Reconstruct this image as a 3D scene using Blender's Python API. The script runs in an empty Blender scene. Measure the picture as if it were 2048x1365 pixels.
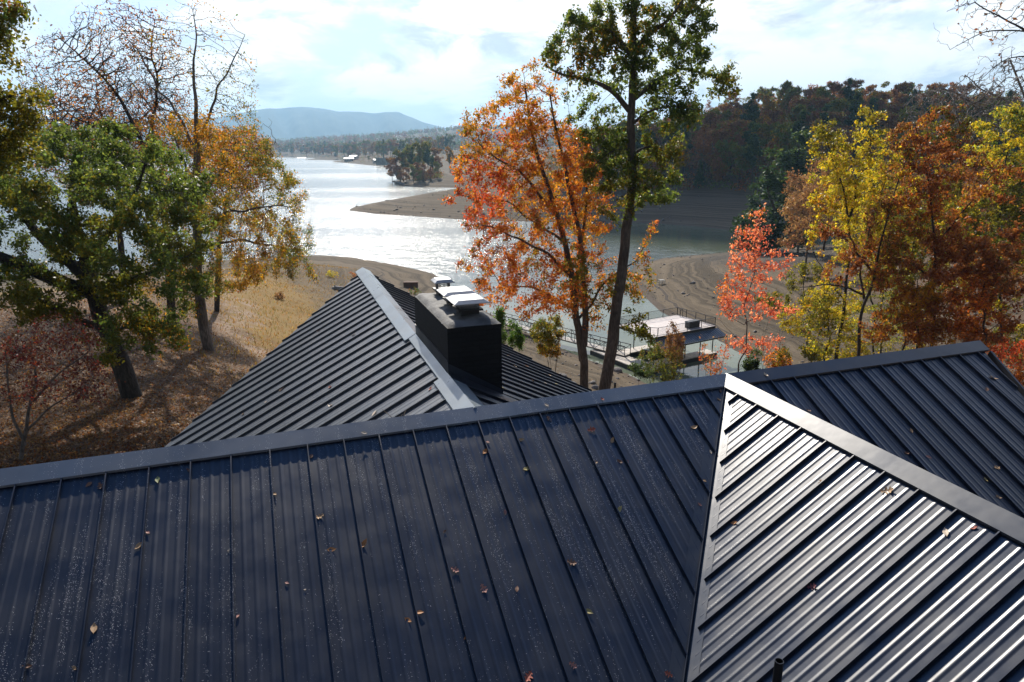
import bpy, math, random
import numpy as np
from mathutils import Matrix, Vector
rad = math.radians
scene = bpy.context.scene
COL = scene.collection
random.seed(7)
RNG = np.random.default_rng(11)

# ------------------------------------------------------------------ camera, sky, sun, exposure
HC = 25.0                                   # camera height above the lake
PITCH, ROLL, FOC = rad(15.95), rad(-0.4), 1365.0
cam = bpy.data.objects.new('camera', bpy.data.cameras.new('camera'))
COL.objects.link(cam)
cam.data.sensor_width = 36.0
cam.data.lens = FOC / 2048 * 36
cam.data.clip_start = 0.1
cam.data.clip_end = 40000
cam.matrix_world = Matrix.Translation((0, 0, HC)) @ Matrix.Rotation(rad(90) - PITCH, 4, 'X') @ Matrix.Rotation(ROLL, 4, 'Z')
scene.camera = cam
SUN_EL, SUN_AZ = rad(36.5), rad(-12.0)      # azimuth from +Y, positive to the right
SUN_DIR = Vector((math.sin(SUN_AZ) * math.cos(SUN_EL), math.cos(SUN_AZ) * math.cos(SUN_EL), math.sin(SUN_EL)))
sl = bpy.data.lights.new('sun', 'SUN')
sl.energy = 5.0
sl.angle = rad(0.55)
sl.color = (1.0, 0.92, 0.80)
sun = bpy.data.objects.new('sun', sl)
COL.objects.link(sun)
sun.rotation_euler = (-SUN_DIR).to_track_quat('-Z', 'Y').to_euler()
scene.view_settings.view_transform = 'Standard'
scene.view_settings.look = 'None'
scene.view_settings.exposure = 0.42
scene.view_settings.gamma = 1.0
scene.cycles.use_denoising = True
scene.cycles.max_bounces = 8
scene.cycles.transparent_max_bounces = 8
scene.cycles.volume_bounces = 0
scene.cycles.sample_clamp_indirect = 6.0


class NT:
    """small wrapper to write node trees in few lines"""
    def __init__(s, tree):
        s.t = tree
        s.n = tree.nodes
        s.n.clear()

    def add(s, typ, **kw):
        nd = s.n.new(typ)
        ins = kw.pop('ins', {})
        for k, v in kw.items():
            setattr(nd, k, v)
        for k, v in ins.items():
            s.put(nd, k, v)
        return nd

    def put(s, nd, k, v):
        sock = nd.inputs[k]
        if isinstance(v, bpy.types.NodeSocket):
            s.t.links.new(v, sock)
        elif isinstance(v, bpy.types.Node):
            s.t.links.new(v.outputs[0], sock)
        else:
            sock.default_value = v

    def math(s, op, a, b=0.0, c=None):
        nd = s.add('ShaderNodeMath', operation=op)
        s.put(nd, 0, a)
        s.put(nd, 1, b)
        if c is not None:
            s.put(nd, 2, c)
        return nd.outputs[0]

    def vmath(s, op, a, b=(0, 0, 0)):
        nd = s.add('ShaderNodeVectorMath', operation=op)
        s.put(nd, 0, a)
        s.put(nd, 1, b)
        return nd.outputs['Value'] if op == 'DOT_PRODUCT' else nd.outputs[0]

    def rng(s, v, a, b, c=0.0, d=1.0, smooth=True):
        nd = s.add('ShaderNodeMapRange', interpolation_type='SMOOTHSTEP' if smooth else 'LINEAR')
        for i, x in enumerate((v, a, b, c, d)):
            s.put(nd, i, x)
        return nd.outputs[0]

    def noise(s, vec, scale, detail=4.0, rough=0.55, dist=0.0):
        nd = s.add('ShaderNodeTexNoise')
        s.put(nd, 'Vector', vec)
        s.put(nd, 'Scale', scale)
        s.put(nd, 'Detail', detail)
        s.put(nd, 'Roughness', rough)
        s.put(nd, 'Distortion', dist)
        return nd.outputs[0]

    def mix(s, f, a, b):
        nd = s.add('ShaderNodeMix', data_type='RGBA')
        s.put(nd, 0, f)
        s.put(nd, 6, a)
        s.put(nd, 7, b)
        return nd.outputs[2]

    def scale(s, vec, xyz):
        return s.vmath('MULTIPLY', vec, xyz)


world = bpy.data.worlds.new('World')
scene.world = world
world.use_nodes = True
w = NT(world.node_tree)
sky = w.add('ShaderNodeTexSky', sky_type='NISHITA', sun_disc=False, sun_elevation=SUN_EL, sun_rotation=SUN_AZ,
            altitude=250.0, air_density=1.0, dust_density=1.0, ozone_density=1.6)
dirv = w.vmath('NORMALIZE', w.add('ShaderNodeTexCoord').outputs['Generated'])
sep = w.add('ShaderNodeSeparateXYZ', ins={0: dirv})
dz = sep.outputs[2]
cv = w.scale(dirv, (1.0, 1.0, 2.6))
big = w.noise(cv, 4.6, 8.0, 0.54, 0.35)
big2 = w.noise(w.vmath('ADD', cv, (3.1, 1.7, 0.4)), 7.5, 9.0, 0.60, 0.4)
cover = w.rng(big, 0.36, 0.52)
low = w.rng(dz, 0.55, 0.22)
cover = w.math('MULTIPLY', cover, w.rng(dz, 0.72, 0.50, 0.0, 1.0))
sd = w.math('MAXIMUM', w.vmath('DOT_PRODUCT', dirv, tuple(SUN_DIR)), 0.0)
halo = w.math('POWER', sd, 26.0)
shade = w.rng(big2, 0.36, 0.54)
ccol = w.mix(shade, (0.60, 0.66, 0.73, 1), (1.20, 1.19, 1.18, 1))
bright = w.math('ADD', w.math('MULTIPLY', halo, 3.6), 0.90)
ccol = w.vmath('MULTIPLY', ccol, w.add('ShaderNodeCombineXYZ', ins={0: bright, 1: bright, 2: bright}).outputs[0])
skyc = w.vmath('MULTIPLY', sky.outputs[0], (0.045, 0.085, 0.155))
# thin bright veil low in the sky
veil = w.math('MULTIPLY', w.rng(dz, 0.5, 0.0, 0.0, 0.95), 1.0)
skyc = w.mix(veil, skyc, (0.80, 0.85, 0.91, 1))
fin = w.mix(cover, skyc, ccol)
# the sky away from the sun is much darker
side = w.rng(sep.outputs[1], -0.35, 0.75, 0.30, 1.0)
fin = w.vmath('MULTIPLY', fin, w.add('ShaderNodeCombineXYZ', ins={0: side, 1: side, 2: side}).outputs[0])
bg = w.add('ShaderNodeBackground', ins={'Color': fin, 'Strength': 1.0})
w.add('ShaderNodeOutputWorld', ins={'Surface': bg.outputs[0]})

# ------------------------------------------------------------------ picture -> place helpers


def ray(px, py):
    u, v = (px - 1024) / FOC, (682.5 - py) / FOC
    c, s = math.cos(ROLL), math.sin(ROLL)
    u, v = c * u - s * v, s * u + c * v
    cp, sp = math.cos(PITCH), math.sin(PITCH)
    return np.array([u, cp + v * sp, v * cp - sp])


def W(px, py, z=0.0):
    r = ray(px, py)
    t = (z - HC) / r[2]
    return np.array([r[0] * t, r[1] * t, z])


def T(px, py, Y):
    r = ray(px, py)
    t = Y / r[1]
    return np.array([r[0] * t, Y, HC + r[2] * t])


# ------------------------------------------------------------------ object helpers


def tag(o, label=None, cat=None, group=None, kind=None):
    if label:
        o['label'] = label
    if cat:
        o['category'] = cat
    if group:
        o['group'] = group
    if kind:
        o['kind'] = kind
    return o


def empty(name, loc=(0, 0, 0), rz=0.0, **kw):
    o = bpy.data.objects.new(name, None)
    COL.objects.link(o)
    o.location = loc
    o.rotation_euler = (0, 0, rz)
    o.empty_display_size = 0.3
    return tag(o, **kw)


def mesh_obj(name, verts, faces, mat, parent=None, smooth=False, **kw):
    me = bpy.data.meshes.new(name)
    if isinstance(verts, np.ndarray) and isinstance(faces, np.ndarray):
        nv, nf, k = len(verts), len(faces), faces.shape[1]
        me.vertices.add(nv)
        me.vertices.foreach_set('co', verts.astype(np.float32).ravel())
        me.loops.add(nf * k)
        me.loops.foreach_set('vertex_index', faces.astype(np.int32).ravel())
        me.polygons.add(nf)
        me.polygons.foreach_set('loop_start', np.arange(0, nf * k, k, dtype=np.int32))
        me.update(calc_edges=True)
    else:
        me.from_pydata([tuple(v) for v in verts], [], [tuple(f) for f in faces])
        me.update()
    if mat is not None:
        for m in (mat if isinstance(mat, (list, tuple)) else [mat]):
            me.materials.append(m)
    if smooth:
        me.polygons.foreach_set('use_smooth', np.ones(len(me.polygons), dtype=bool))
    o = bpy.data.objects.new(name, me)
    COL.objects.link(o)
    if parent is not None:
        o.parent = parent
    return tag(o, **kw)


def copy_tree(o, parent=None):
    c = o.copy()
    COL.objects.link(c)
    if parent is not None:
        c.parent = parent
    for ch in list(o.children):
        copy_tree(ch, c)
    return c


class MB:
    """collects boxes, bars, tubes into one mesh"""
    def __init__(s):
        s.v, s.f = [], []

    def add(s, vs, fs):
        b = len(s.v)
        s.v += [tuple(x) for x in vs]
        s.f += [tuple(i + b for i in f) for f in fs]

    def box(s, x0, x1, y0, y1, z0, z1):
        vs = [(x, y, z) for z in (z0, z1) for y in (y0, y1) for x in (x0, x1)]
        s.add(vs, [(0, 2, 3, 1), (4, 5, 7, 6), (0, 1, 5, 4), (2, 6, 7, 3), (0, 4, 6, 2), (1, 3, 7, 5)])

    def obox(s, c, ax, ay, az, hx, hy, hz):
        c, ax, ay, az = (np.array(q, float) for q in (c, ax, ay, az))
        vs = [c + ax * x * hx + ay * y * hy + az * z * hz for z in (-1, 1) for y in (-1, 1) for x in (-1, 1)]
        s.add(vs, [(0, 2, 3, 1), (4, 5, 7, 6), (0, 1, 5, 4), (2, 6, 7, 3), (0, 4, 6, 2), (1, 3, 7, 5)])

    def bar(s, p, q, wd, ht=None):
        p, q = np.array(p, float), np.array(q, float)
        d = q - p
        L = np.linalg.norm(d)
        d = d / L
        up = np.array([0, 0, 1.0]) if abs(d[2]) < 0.95 else np.array([1.0, 0, 0])
        x = np.cross(d, up)
        x /= np.linalg.norm(x)
        y = np.cross(x, d)
        s.obox((p + q) / 2, d, x, y, L / 2, wd / 2, (ht or wd) / 2)

    def tube(s, pts, rs, k=8, cap=True):
        pts = np.array(pts, float)
        n = len(pts)
        b = len(s.v)
        ref = np.array([0.31, 0.95, 0.05])
        for i in range(n):
            d = pts[min(i + 1, n - 1)] - pts[max(i - 1, 0)]
            d = d / (np.linalg.norm(d) + 1e-9)
            x = np.cross(d, ref)
            if np.linalg.norm(x) < 0.15:
                x = np.cross(d, np.array([1.0, 0, 0]))
            x /= np.linalg.norm(x)
            y = np.cross(d, x)
            for j in range(k):
                a = 2 * math.pi * j / k
                s.v.append(tuple(pts[i] + rs[i] * (math.cos(a) * x + math.sin(a) * y)))
        for i in range(n - 1):
            for j in range(k):
                s.f.append((b + i * k + j, b + i * k + (j + 1) % k, b + (i + 1) * k + (j + 1) % k, b + (i + 1) * k + j))
        if cap:
            s.f.append(tuple(b + j for j in range(k))[::-1])
            s.f.append(tuple(b + (n - 1) * k + j for j in range(k)))

    def build(s, name, mat, parent=None, smooth=False, **kw):
        return mesh_obj(name, s.v, s.f, mat, parent, smooth, **kw)


# ------------------------------------------------------------------ materials
MATS = {}


def new_mat(name):
    m = bpy.data.materials.new(name)
    m.use_nodes = True
    nt = NT(m.node_tree)
    out = nt.add('ShaderNodeOutputMaterial')
    MATS[name] = m
    return m, nt, out


def simple(name, col, rough=0.6, metal=0.0, var=0.15, vscale=3.0, bump=0.0, bscale=30.0, spec=0.5, stretch=(1, 1, 1)):
    m, nt, out = new_mat(name)
    oc = nt.scale(nt.add('ShaderNodeTexCoord').outputs['Object'], stretch)
    n = nt.noise(oc, vscale, 5.0)
    a = tuple(max(0, c * (1 - var)) for c in col) + (1,)
    b = tuple(min(1, c * (1 + var)) for c in col) + (1,)
    p = nt.add('ShaderNodeBsdfPrincipled', ins={'Base Color': nt.mix(nt.rng(n, 0.3, 0.7), a, b), 'Roughness': rough, 'Metallic': metal,
                                                'Specular IOR Level': spec})
    if bump:
        bn = nt.add('ShaderNodeBump', ins={'Strength': 1.0, 'Distance': bump, 'Height': nt.noise(oc, bscale, 6.0)})
        nt.put(p, 'Normal', bn.outputs[0])
    nt.put(out, 'Surface', p.outputs[0])
    return m


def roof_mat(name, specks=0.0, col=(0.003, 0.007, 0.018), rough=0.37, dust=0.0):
    """dark painted steel; SPECKS: pollen spots and the sparkle of dew drops, painted as pale dots down the slope (local y is up the slope on the main roof)"""
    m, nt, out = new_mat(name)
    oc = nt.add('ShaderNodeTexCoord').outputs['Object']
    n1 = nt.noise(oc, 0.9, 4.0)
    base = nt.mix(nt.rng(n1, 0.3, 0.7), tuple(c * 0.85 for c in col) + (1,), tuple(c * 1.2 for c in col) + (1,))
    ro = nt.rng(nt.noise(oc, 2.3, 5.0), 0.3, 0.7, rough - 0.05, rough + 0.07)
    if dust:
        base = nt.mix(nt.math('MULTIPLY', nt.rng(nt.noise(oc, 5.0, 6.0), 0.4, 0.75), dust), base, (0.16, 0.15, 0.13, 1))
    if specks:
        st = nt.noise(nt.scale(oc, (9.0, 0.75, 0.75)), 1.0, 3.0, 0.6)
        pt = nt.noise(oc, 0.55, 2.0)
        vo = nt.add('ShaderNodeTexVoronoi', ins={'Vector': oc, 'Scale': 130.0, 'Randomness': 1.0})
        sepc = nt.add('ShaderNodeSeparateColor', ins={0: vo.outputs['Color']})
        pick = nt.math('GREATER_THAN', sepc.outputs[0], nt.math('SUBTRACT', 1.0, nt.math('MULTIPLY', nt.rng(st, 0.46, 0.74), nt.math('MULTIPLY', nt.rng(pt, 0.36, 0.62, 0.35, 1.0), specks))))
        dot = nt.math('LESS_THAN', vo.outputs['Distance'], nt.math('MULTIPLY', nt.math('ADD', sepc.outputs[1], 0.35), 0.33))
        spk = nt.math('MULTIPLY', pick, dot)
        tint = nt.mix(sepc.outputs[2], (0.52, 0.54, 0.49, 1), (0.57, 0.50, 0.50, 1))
        base = nt.mix(spk, base, tint)  # glint of dew drops put into the base colour as pale dots
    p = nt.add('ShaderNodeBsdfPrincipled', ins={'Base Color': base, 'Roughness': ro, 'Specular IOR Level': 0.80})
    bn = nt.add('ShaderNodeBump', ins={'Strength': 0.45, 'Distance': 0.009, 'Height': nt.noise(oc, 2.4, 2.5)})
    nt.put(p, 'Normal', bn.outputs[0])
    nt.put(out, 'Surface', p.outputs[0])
    return m


M_ROOF = roof_mat('painted_steel')
M_ROOF_SPECK = roof_mat('painted_steel_spotted', specks=0.54, dust=0.05)
M_ROOF_SHEEN = roof_mat('painted_steel_sheen', col=(0.040, 0.046, 0.056), rough=0.40)  # back wing's left slope: sky reflection put into a lighter base colour
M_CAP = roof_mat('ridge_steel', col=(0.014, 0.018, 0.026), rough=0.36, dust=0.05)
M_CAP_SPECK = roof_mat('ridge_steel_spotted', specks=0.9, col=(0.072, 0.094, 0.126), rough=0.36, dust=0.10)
M_BLACKMET = simple('black_metal', (0.014, 0.014, 0.015), 0.45)
M_STEEL = simple('stainless', (0.42, 0.42, 0.42), 0.58, 0.6, 0.16, 5.0)
M_WIRE = simple('galvanised_wire', (0.22, 0.22, 0.22), 0.5, 0.8)
M_CROWN = simple('dark_mortar', (0.085, 0.083, 0.08), 0.75, 0, 0.45, 5.0, 0.008, 25)
M_WALL = simple('dark_siding', (0.05, 0.05, 0.052), 0.7)
M_WHITE = simple('white_paint', (0.78, 0.78, 0.76), 0.5, 0, 0.05)
M_DECK = simple('pale_decking', (0.62, 0.55, 0.51), 0.7, 0, 0.10, 2.0, 0, 30, 0.3)
M_DECKWOOD = simple('grey_decking', (0.50, 0.45, 0.39), 0.8, 0, 0.2, 3.0)
M_LOG = simple('driftwood', (0.22, 0.20, 0.18), 0.9, 0, 0.4, 4.0, 0.02, 12)
M_ROCK = simple('shore_rock', (0.16, 0.14, 0.125), 0.9, 0, 0.35, 1.0, 0.05, 3)
M_CONC = simple('concrete', (0.30, 0.28, 0.25), 0.85, 0, 0.2, 0.3)
M_FARROOF = simple('pale_roof', (0.75, 0.74, 0.72), 0.5, 0, 0.05)
M_FARWALL = simple('house_wall', (0.42, 0.36, 0.31), 0.8, 0, 0.1)
M_GLASS = simple('dark_window', (0.02, 0.025, 0.03), 0.1)


def bark_mat(name, col, col2):
    m, nt, out = new_mat(name)
    oc = nt.add('ShaderNodeTexCoord').outputs['Object']
    n = nt.noise(nt.scale(oc, (1, 1, 0.22)), 14.0, 6.0, 0.65)
    n2 = nt.noise(oc, 1.1, 3.0)
    c = nt.mix(nt.rng(n, 0.35, 0.66), col + (1,), col2 + (1,))
    c = nt.mix(nt.rng(n2, 0.35, 0.7, 0.0, 0.5), c, tuple(0.6 * x for x in col) + (1,))
    p = nt.add('ShaderNodeBsdfPrincipled', ins={'Base Color': c, 'Roughness': 0.9, 'Specular IOR Level': 0.2})
    bn = nt.add('ShaderNodeBump', ins={'Strength': 0.9, 'Distance': 0.04, 'Height': n})
    nt.put(p, 'Normal', bn.outputs[0])
    nt.put(out, 'Surface', p.outputs[0])
    return m


M_BARK = bark_mat('bark_brown', (0.060, 0.050, 0.043), (0.15, 0.125, 0.105))
M_BARK_GREY = bark_mat('bark_grey', (0.09, 0.08, 0.07), (0.23, 0.20, 0.175))
M_BARK_PALE = bark_mat('bark_pale', (0.17, 0.15, 0.13), (0.34, 0.30, 0.27))
M_BARK_DARK = bark_mat('bark_dark', (0.030, 0.026, 0.023), (0.08, 0.068, 0.058))


def leaf_mat(name, trans=0.58, gloss=0.22, lift=1.0):
    m, nt, out = new_mat(name)
    at = nt.add('ShaderNodeAttribute', attribute_name='leaf_colour')
    c = nt.vmath('MULTIPLY', at.outputs['Color'], (lift, lift, lift))
    p = nt.add('ShaderNodeBsdfPrincipled', ins={'Base Color': c, 'Roughness': 0.42, 'Specular IOR Level': gloss})
    tcol = nt.vmath('MULTIPLY', c, (1.6, 1.5, 0.85))
    tr = nt.add('ShaderNodeBsdfTranslucent', ins={'Color': tcol})
    mx = nt.add('ShaderNodeMixShader', ins={0: trans, 1: p.outputs[0], 2: tr.outputs[0]})
    nt.put(out, 'Surface', mx.outputs[0])
    return m


M_LEAF = leaf_mat('leaf')
M_LEAF_FAR = leaf_mat('leaf_far', 0.28, 0.03, 1.45)

# ------------------------------------------------------------------ the lake shore and the ground
SHORE_PX = [(-500, 575), (0, 556), (150, 548), (400, 525), (560, 512), (640, 511), (700, 515), (780, 528), (850, 543), (874, 552), (880, 566),
            (900, 590), (985, 630), (1050, 664), (1130, 700), (1173, 720), (1206, 729), (1270, 756), (1330, 785), (1460, 800), (1600, 765), (1560, 745),
            (1508, 720), (1463, 698), (1431, 678), (1380, 655), (1321, 624), (1296, 601), (1270, 575), (1262, 563)]
SHORE = [tuple(W(*p)[:2]) for p in SHORE_PX] + [
    (23.5, 136), (27, 147), (35, 156), (52, 164), (72, 172), (100, 186), (112, 196), (100, 206), (67.5, 206.5), (59.8, 217.6), (47.9, 228.5), (33.8, 234), (13, 235),
    (-10.9, 240.5), (-35.9, 257.9), (-52.9, 268.9), (-67, 285), (-68, 300), (-63, 326), (-46, 352), (-20, 375), (6, 393), (20, 408), (6, 421), (-20, 432),
    (-50, 444), (-73, 462), (-84, 500), (-92, 590), (-121, 730), (-138, 860), (-200, 1000), (-244, 1097), (-320, 1255), (-300, 1330), (-350, 1400),
    (-440, 1490), (-430, 1640), (-600, 1890), (-930, 2130), (-1800, 2300), (-3200, 2300), (-3200, 200), (-700, 160)]
SHORE = np.array(SHORE)


def shore_dist(x, y):
    """signed distance to the shoreline: positive on land"""
    out = np.empty(x.shape)
    A, B = SHORE, np.roll(SHORE, -1, 0)
    for s in range(0, len(x), 20000):
        px, py = x[s:s + 20000, None], y[s:s + 20000, None]
        ex, ey = B[:, 0] - A[:, 0], B[:, 1] - A[:, 1]
        t = np.clip(((px - A[:, 0]) * ex + (py - A[:, 1]) * ey) / (ex * ex + ey * ey), 0, 1)
        d = np.sqrt(((px - A[:, 0] - t * ex) ** 2 + (py - A[:, 1] - t * ey) ** 2).min(1))
        c = ((A[:, 1] > py) != (B[:, 1] > py)) & (px < ex * (py - A[:, 1]) / (ey + 1e-12) + A[:, 0])
        inside = c.sum(1) % 2 == 1
        out[s:s + 20000] = np.where(inside, -d, d)
    return out


def sm(a, b, x):
    t = np.clip((x - a) / (b - a), 0, 1)
    return t * t * (3 - 2 * t)


def wob(x, y, s, k=0.0):
    return (np.sin(x / s + 1.3 * np.sin(y / s * 0.7 + k)) * np.cos(y / s * 1.1 + 0.8 * np.sin(x / s * 0.6 + 2 * k)))


def ground_z(x, y):
    x, y = np.atleast_1d(np.asarray(x, float)), np.atleast_1d(np.asarray(y, float))
    d = shore_dist(x, y)
    d = d + 0.9 * wob(x, y, 9.0, 0.4) * sm(90, 200, np.hypot(x, y)) * np.clip(np.abs(d) / 6, 0, 1)
    # far banks
    fs = 0.118 + 0.052 * sm(208, 245, y) * sm(600, 420, y)
    far = np.where(d < 50, fs * d, 50 * fs + 0.11 * (d - 50))
    far = np.minimum(far, 14 + 0.01 * np.maximum(d, 0))
    far = far + sm(40, 90, d) * (27 * np.exp(-(((x - 215) / 135) ** 2 + ((y - 445) / 105) ** 2)) + 15 * np.exp(-(((x - 190) / 70) ** 2 + ((y - 200) / 60) ** 2)))
    far = far + sm(60, 160, d) * (66 * np.exp(-(((x + 60) / 520) ** 2 + ((y - 2900) / 420) ** 2)) + 30 * np.exp(-(((x + 700) / 500) ** 2 + ((y - 3300) / 420) ** 2)))
    far = far + sm(50, 200, d) * sm(400, 900, np.hypot(x, y)) * 2.5 * wob(x, y, 90.0)
    # the near bank: an even fall on the left, steeper on the right
    near = np.interp(d * (1 - 0.52 * sm(-26, -62, x)), [0, 12, 25, 34, 50, 56], [0, 1.5, 4.6, 8.4, 14.6, 15.0])
    near = near + 0.10 * wob(x, y, 2.3) + 0.25 * wob(x, y, 7.0, 1.0) * sm(10, 30, d)
    wn = 1 - sm(70, 100, y - 0.3 * np.clip(x - 20, 0, 100) + np.where(x < 5, -75, 0))
    z = np.where(d > 0, near * wn + far * (1 - wn), 0.16 * d)
    z = z + np.where(d > 0, 1, 0) * 0.05 * wob(x, y, 1.1, 2.0) * sm(2, 8, d)
    return np.maximum(z, -5.0)


def gz(x, y):
    return float(ground_z(x, y)[0])


def build_ground():
    a = np.concatenate([np.linspace(-180, -46, 50, endpoint=False), np.linspace(-46, 46, 330, endpoint=False), np.linspace(46, 180, 51)])
    a = np.radians(a)
    r = np.concatenate([[0.5], np.geomspace(4, 9900, 480)])
    AA, RR = np.meshgrid(a, r)
    x, y = (RR * np.sin(AA)).ravel(), (RR * np.cos(AA)).ravel()
    z = ground_z(x, y)
    na, nr = len(a), len(r)
    i = np.arange(nr - 1)[:, None] * na + np.arange(na - 1)[None, :]
    f = np.stack([i, i + 1, i + na + 1, i + na], -1).reshape(-1, 4)
    d = shore_dist(x, y)
    o = mesh_obj('ground', np.stack([x, y, z], 1), f, M_GROUND, smooth=True, kind='structure')
    at = o.data.attributes.new('shore', 'FLOAT', 'POINT')
    at.data.foreach_set('value', d.astype(np.float32))
    return o


m, nt, out = new_mat('ground')
M_GROUND = m
geo = nt.add('ShaderNodeNewGeometry')
pos = geo.outputs['Position']
sp = nt.add('ShaderNodeSeparateXYZ', ins={0: pos})
px_, py_, pz_ = sp.outputs
sh = nt.add('ShaderNodeAttribute', attribute_name='shore').outputs['Fac']
nbig = nt.noise(pos, 0.05, 4.0)
nmid = nt.noise(pos, 0.45, 6.0, 0.65)
nfine = nt.noise(pos, 5.0, 6.0, 0.7)
# mud with strand lines that follow the level the water stood at
wz = nt.math('ADD', pz_, nt.math('MULTIPLY', nt.math('SUBTRACT', nt.noise(pos, 0.08, 3.0), 0.5), 0.55))
band = nt.noise(nt.add('ShaderNodeCombineXYZ', ins={0: nt.math('MULTIPLY', wz, 4.2), 1: 0.0, 2: nt.math('MULTIPLY', px_, 0.012)}).outputs[0], 1.0, 5.0, 0.75)
mud = nt.mix(nt.rng(band, 0.38, 0.60), (0.056, 0.042, 0.026, 1), (0.146, 0.110, 0.070, 1))
mud = nt.mix(nt.math('MULTIPLY', nt.rng(nmid, 0.56, 0.74), nt.rng(nbig, 0.42, 0.62)), mud, (0.085, 0.070, 0.058, 1))
mud = nt.mix(nt.rng(band, 0.62, 0.66), mud, (0.07, 0.055, 0.043, 1))
mud = nt.mix(nt.rng(nfine, 0.58, 0.75, 0.0, 0.5), mud, (0.17, 0.135, 0.10, 1))
rub = nt.add('ShaderNodeVectorMath', operation='LENGTH', ins={0: nt.vmath('MULTIPLY', nt.vmath('SUBTRACT', pos, (55.0, 142.0, 4.0)), (1.0, 0.75, 0.0))}).outputs['Value']
rub = nt.math('MULTIPLY', nt.rng(nt.math('ADD', rub, nt.math('MULTIPLY', nmid, 14.0)), 26.0, 18.0), nt.rng(nt.noise(pos, 1.6, 6.0, 0.7), 0.40, 0.56))
mud = nt.mix(rub, mud, (0.050, 0.046, 0.042, 1))
mud = nt.mix(nt.rng(pz_, 0.22, 0.05), mud, (0.10, 0.075, 0.055, 1))
# leaf litter and autumn grass
lit = nt.mix(nt.rng(nfine, 0.32, 0.68), (0.065, 0.042, 0.027, 1), (0.19, 0.125, 0.080, 1))
lit = nt.mix(nt.rng(nt.noise(pos, 17.0, 3.0, 0.6), 0.60, 0.72), lit, (0.32, 0.24, 0.175, 1))
gr = nt.mix(nt.rng(nt.noise(pos, 2.2, 6.0, 0.7), 0.3, 0.7), (0.235, 0.120, 0.028, 1), (0.175, 0.130, 0.030, 1))
gr = nt.mix(nt.rng(nfine, 0.3, 0.7, 0.0, 0.45), gr, (0.24, 0.165, 0.085, 1))
bare = nt.mix(nt.rng(nfine, 0.3, 0.7), (0.22, 0.15, 0.095, 1), (0.33, 0.25, 0.18, 1))
gmask = nt.math('MULTIPLY', nt.rng(sh, 46.0, 33.0), nt.rng(px_, 4.0, -6.0))
land = nt.mix(nt.rng(nt.math('ADD', gmask, nt.math('MULTIPLY', nt.math('SUBTRACT', nmid, 0.5), 0.9)), 0.35, 0.65), lit, gr)
# the worn path along the top of the bank
pth = nt.math('ABSOLUTE', nt.math('SUBTRACT', sh, nt.math('ADD', 37.0, nt.math('MULTIPLY', nt.math('SUBTRACT', nbig, 0.5), 22.0))))
pm = nt.math('MULTIPLY', nt.rng(nt.math('ADD', pth, nt.math('MULTIPLY', nmid, 9.0)), 7.0, 3.5), nt.rng(px_, 0.0, -8.0))
land = nt.mix(nt.math('MULTIPLY', pm, nt.rng(py_, 140.0, 100.0)), land, bare)
wood = nt.mix(nt.rng(nmid, 0.3, 0.7), (0.06, 0.045, 0.03, 1), (0.13, 0.085, 0.045, 1))
edge = nt.math('ADD', sh, nt.math('MULTIPLY', nt.math('SUBTRACT', nmid, 0.5), 18.0))
c = nt.mix(nt.rng(edge, 22.0, 30.0), mud, land)
farw = nt.rng(py_, 105.0, 125.0)
cf = nt.mix(nt.rng(edge, 52.0, 66.0), mud, wood)
tint = nt.mix(nt.rng(nbig, 0.4, 0.6), (0.06, 0.055, 0.03, 1), (0.13, 0.075, 0.035, 1))
cf = nt.mix(nt.rng(py_, 700.0, 900.0), cf, nt.mix(nt.rng(edge, 18.0, 40.0), mud, tint))
c = nt.mix(nt.math('MULTIPLY', farw, 1.0), c, cf)
p = nt.add('ShaderNodeBsdfPrincipled', ins={'Base Color': c, 'Roughness': 0.95, 'Specular IOR Level': 0.15})
hh = nt.math('ADD', nt.math('MULTIPLY', nfine, 0.12), nt.math('ADD', nt.math('MULTIPLY', nmid, 0.5), nt.math('MULTIPLY', band, 0.35)))
nt.put(p, 'Normal', nt.add('ShaderNodeBump', ins={'Strength': 0.8, 'Distance': 0.5, 'Height': hh}).outputs[0])
nt.put(out, 'Surface', p.outputs[0])
build_ground()

# the lake
m, nt, out = new_mat('lake_water')
pos = nt.add('ShaderNodeNewGeometry').outputs['Position']
sp = nt.add('ShaderNodeSeparateXYZ', ins={0: pos})
dd = nt.vmath('SUBTRACT', pos, (24.0, 78.0, 0.0))
ln = nt.add('ShaderNodeVectorMath', operation='LENGTH', ins={0: dd}).outputs['Value']
open_ = nt.rng(ln, 16.0, 95.0, 0.04, 1.0)
inlet = nt.vmath('SUBTRACT', pos, (75.0, 205.0, 0.0))
open_ = nt.math('MULTIPLY', open_, nt.rng(nt.add('ShaderNodeVectorMath', operation='LENGTH', ins={0: inlet}).outputs['Value'], 35.0, 80.0, 0.15, 1.0))
streak = nt.noise(nt.scale(pos, (0.0016, 0.011, 0.0)), 1.0, 4.0, 0.6, 0.4)
calm = nt.rng(streak, 0.40, 0.60, 0.80, 1.0)
open_ = nt.math('MULTIPLY', open_, calm)
rp = nt.scale(pos, (1.0, 1.35, 1.0))
h = nt.math('ADD', nt.math('MULTIPLY', nt.noise(rp, 0.9, 4.0, 0.6), 0.55), nt.math('MULTIPLY', nt.noise(rp, 0.22, 3.0, 0.5), 1.1))
bn = nt.add('ShaderNodeBump', ins={'Strength': nt.math('MULTIPLY', open_, 0.75), 'Distance': 0.55, 'Height': h})
li = nt.add('ShaderNodeVectorMath', operation='LENGTH', ins={0: inlet}).outputs['Value']
wc = nt.mix(nt.math('MULTIPLY', nt.rng(ln, 10.0, 70.0), nt.rng(li, 30.0, 75.0)), (0.125, 0.145, 0.100, 1), (0.05, 0.07, 0.065, 1))
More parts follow.
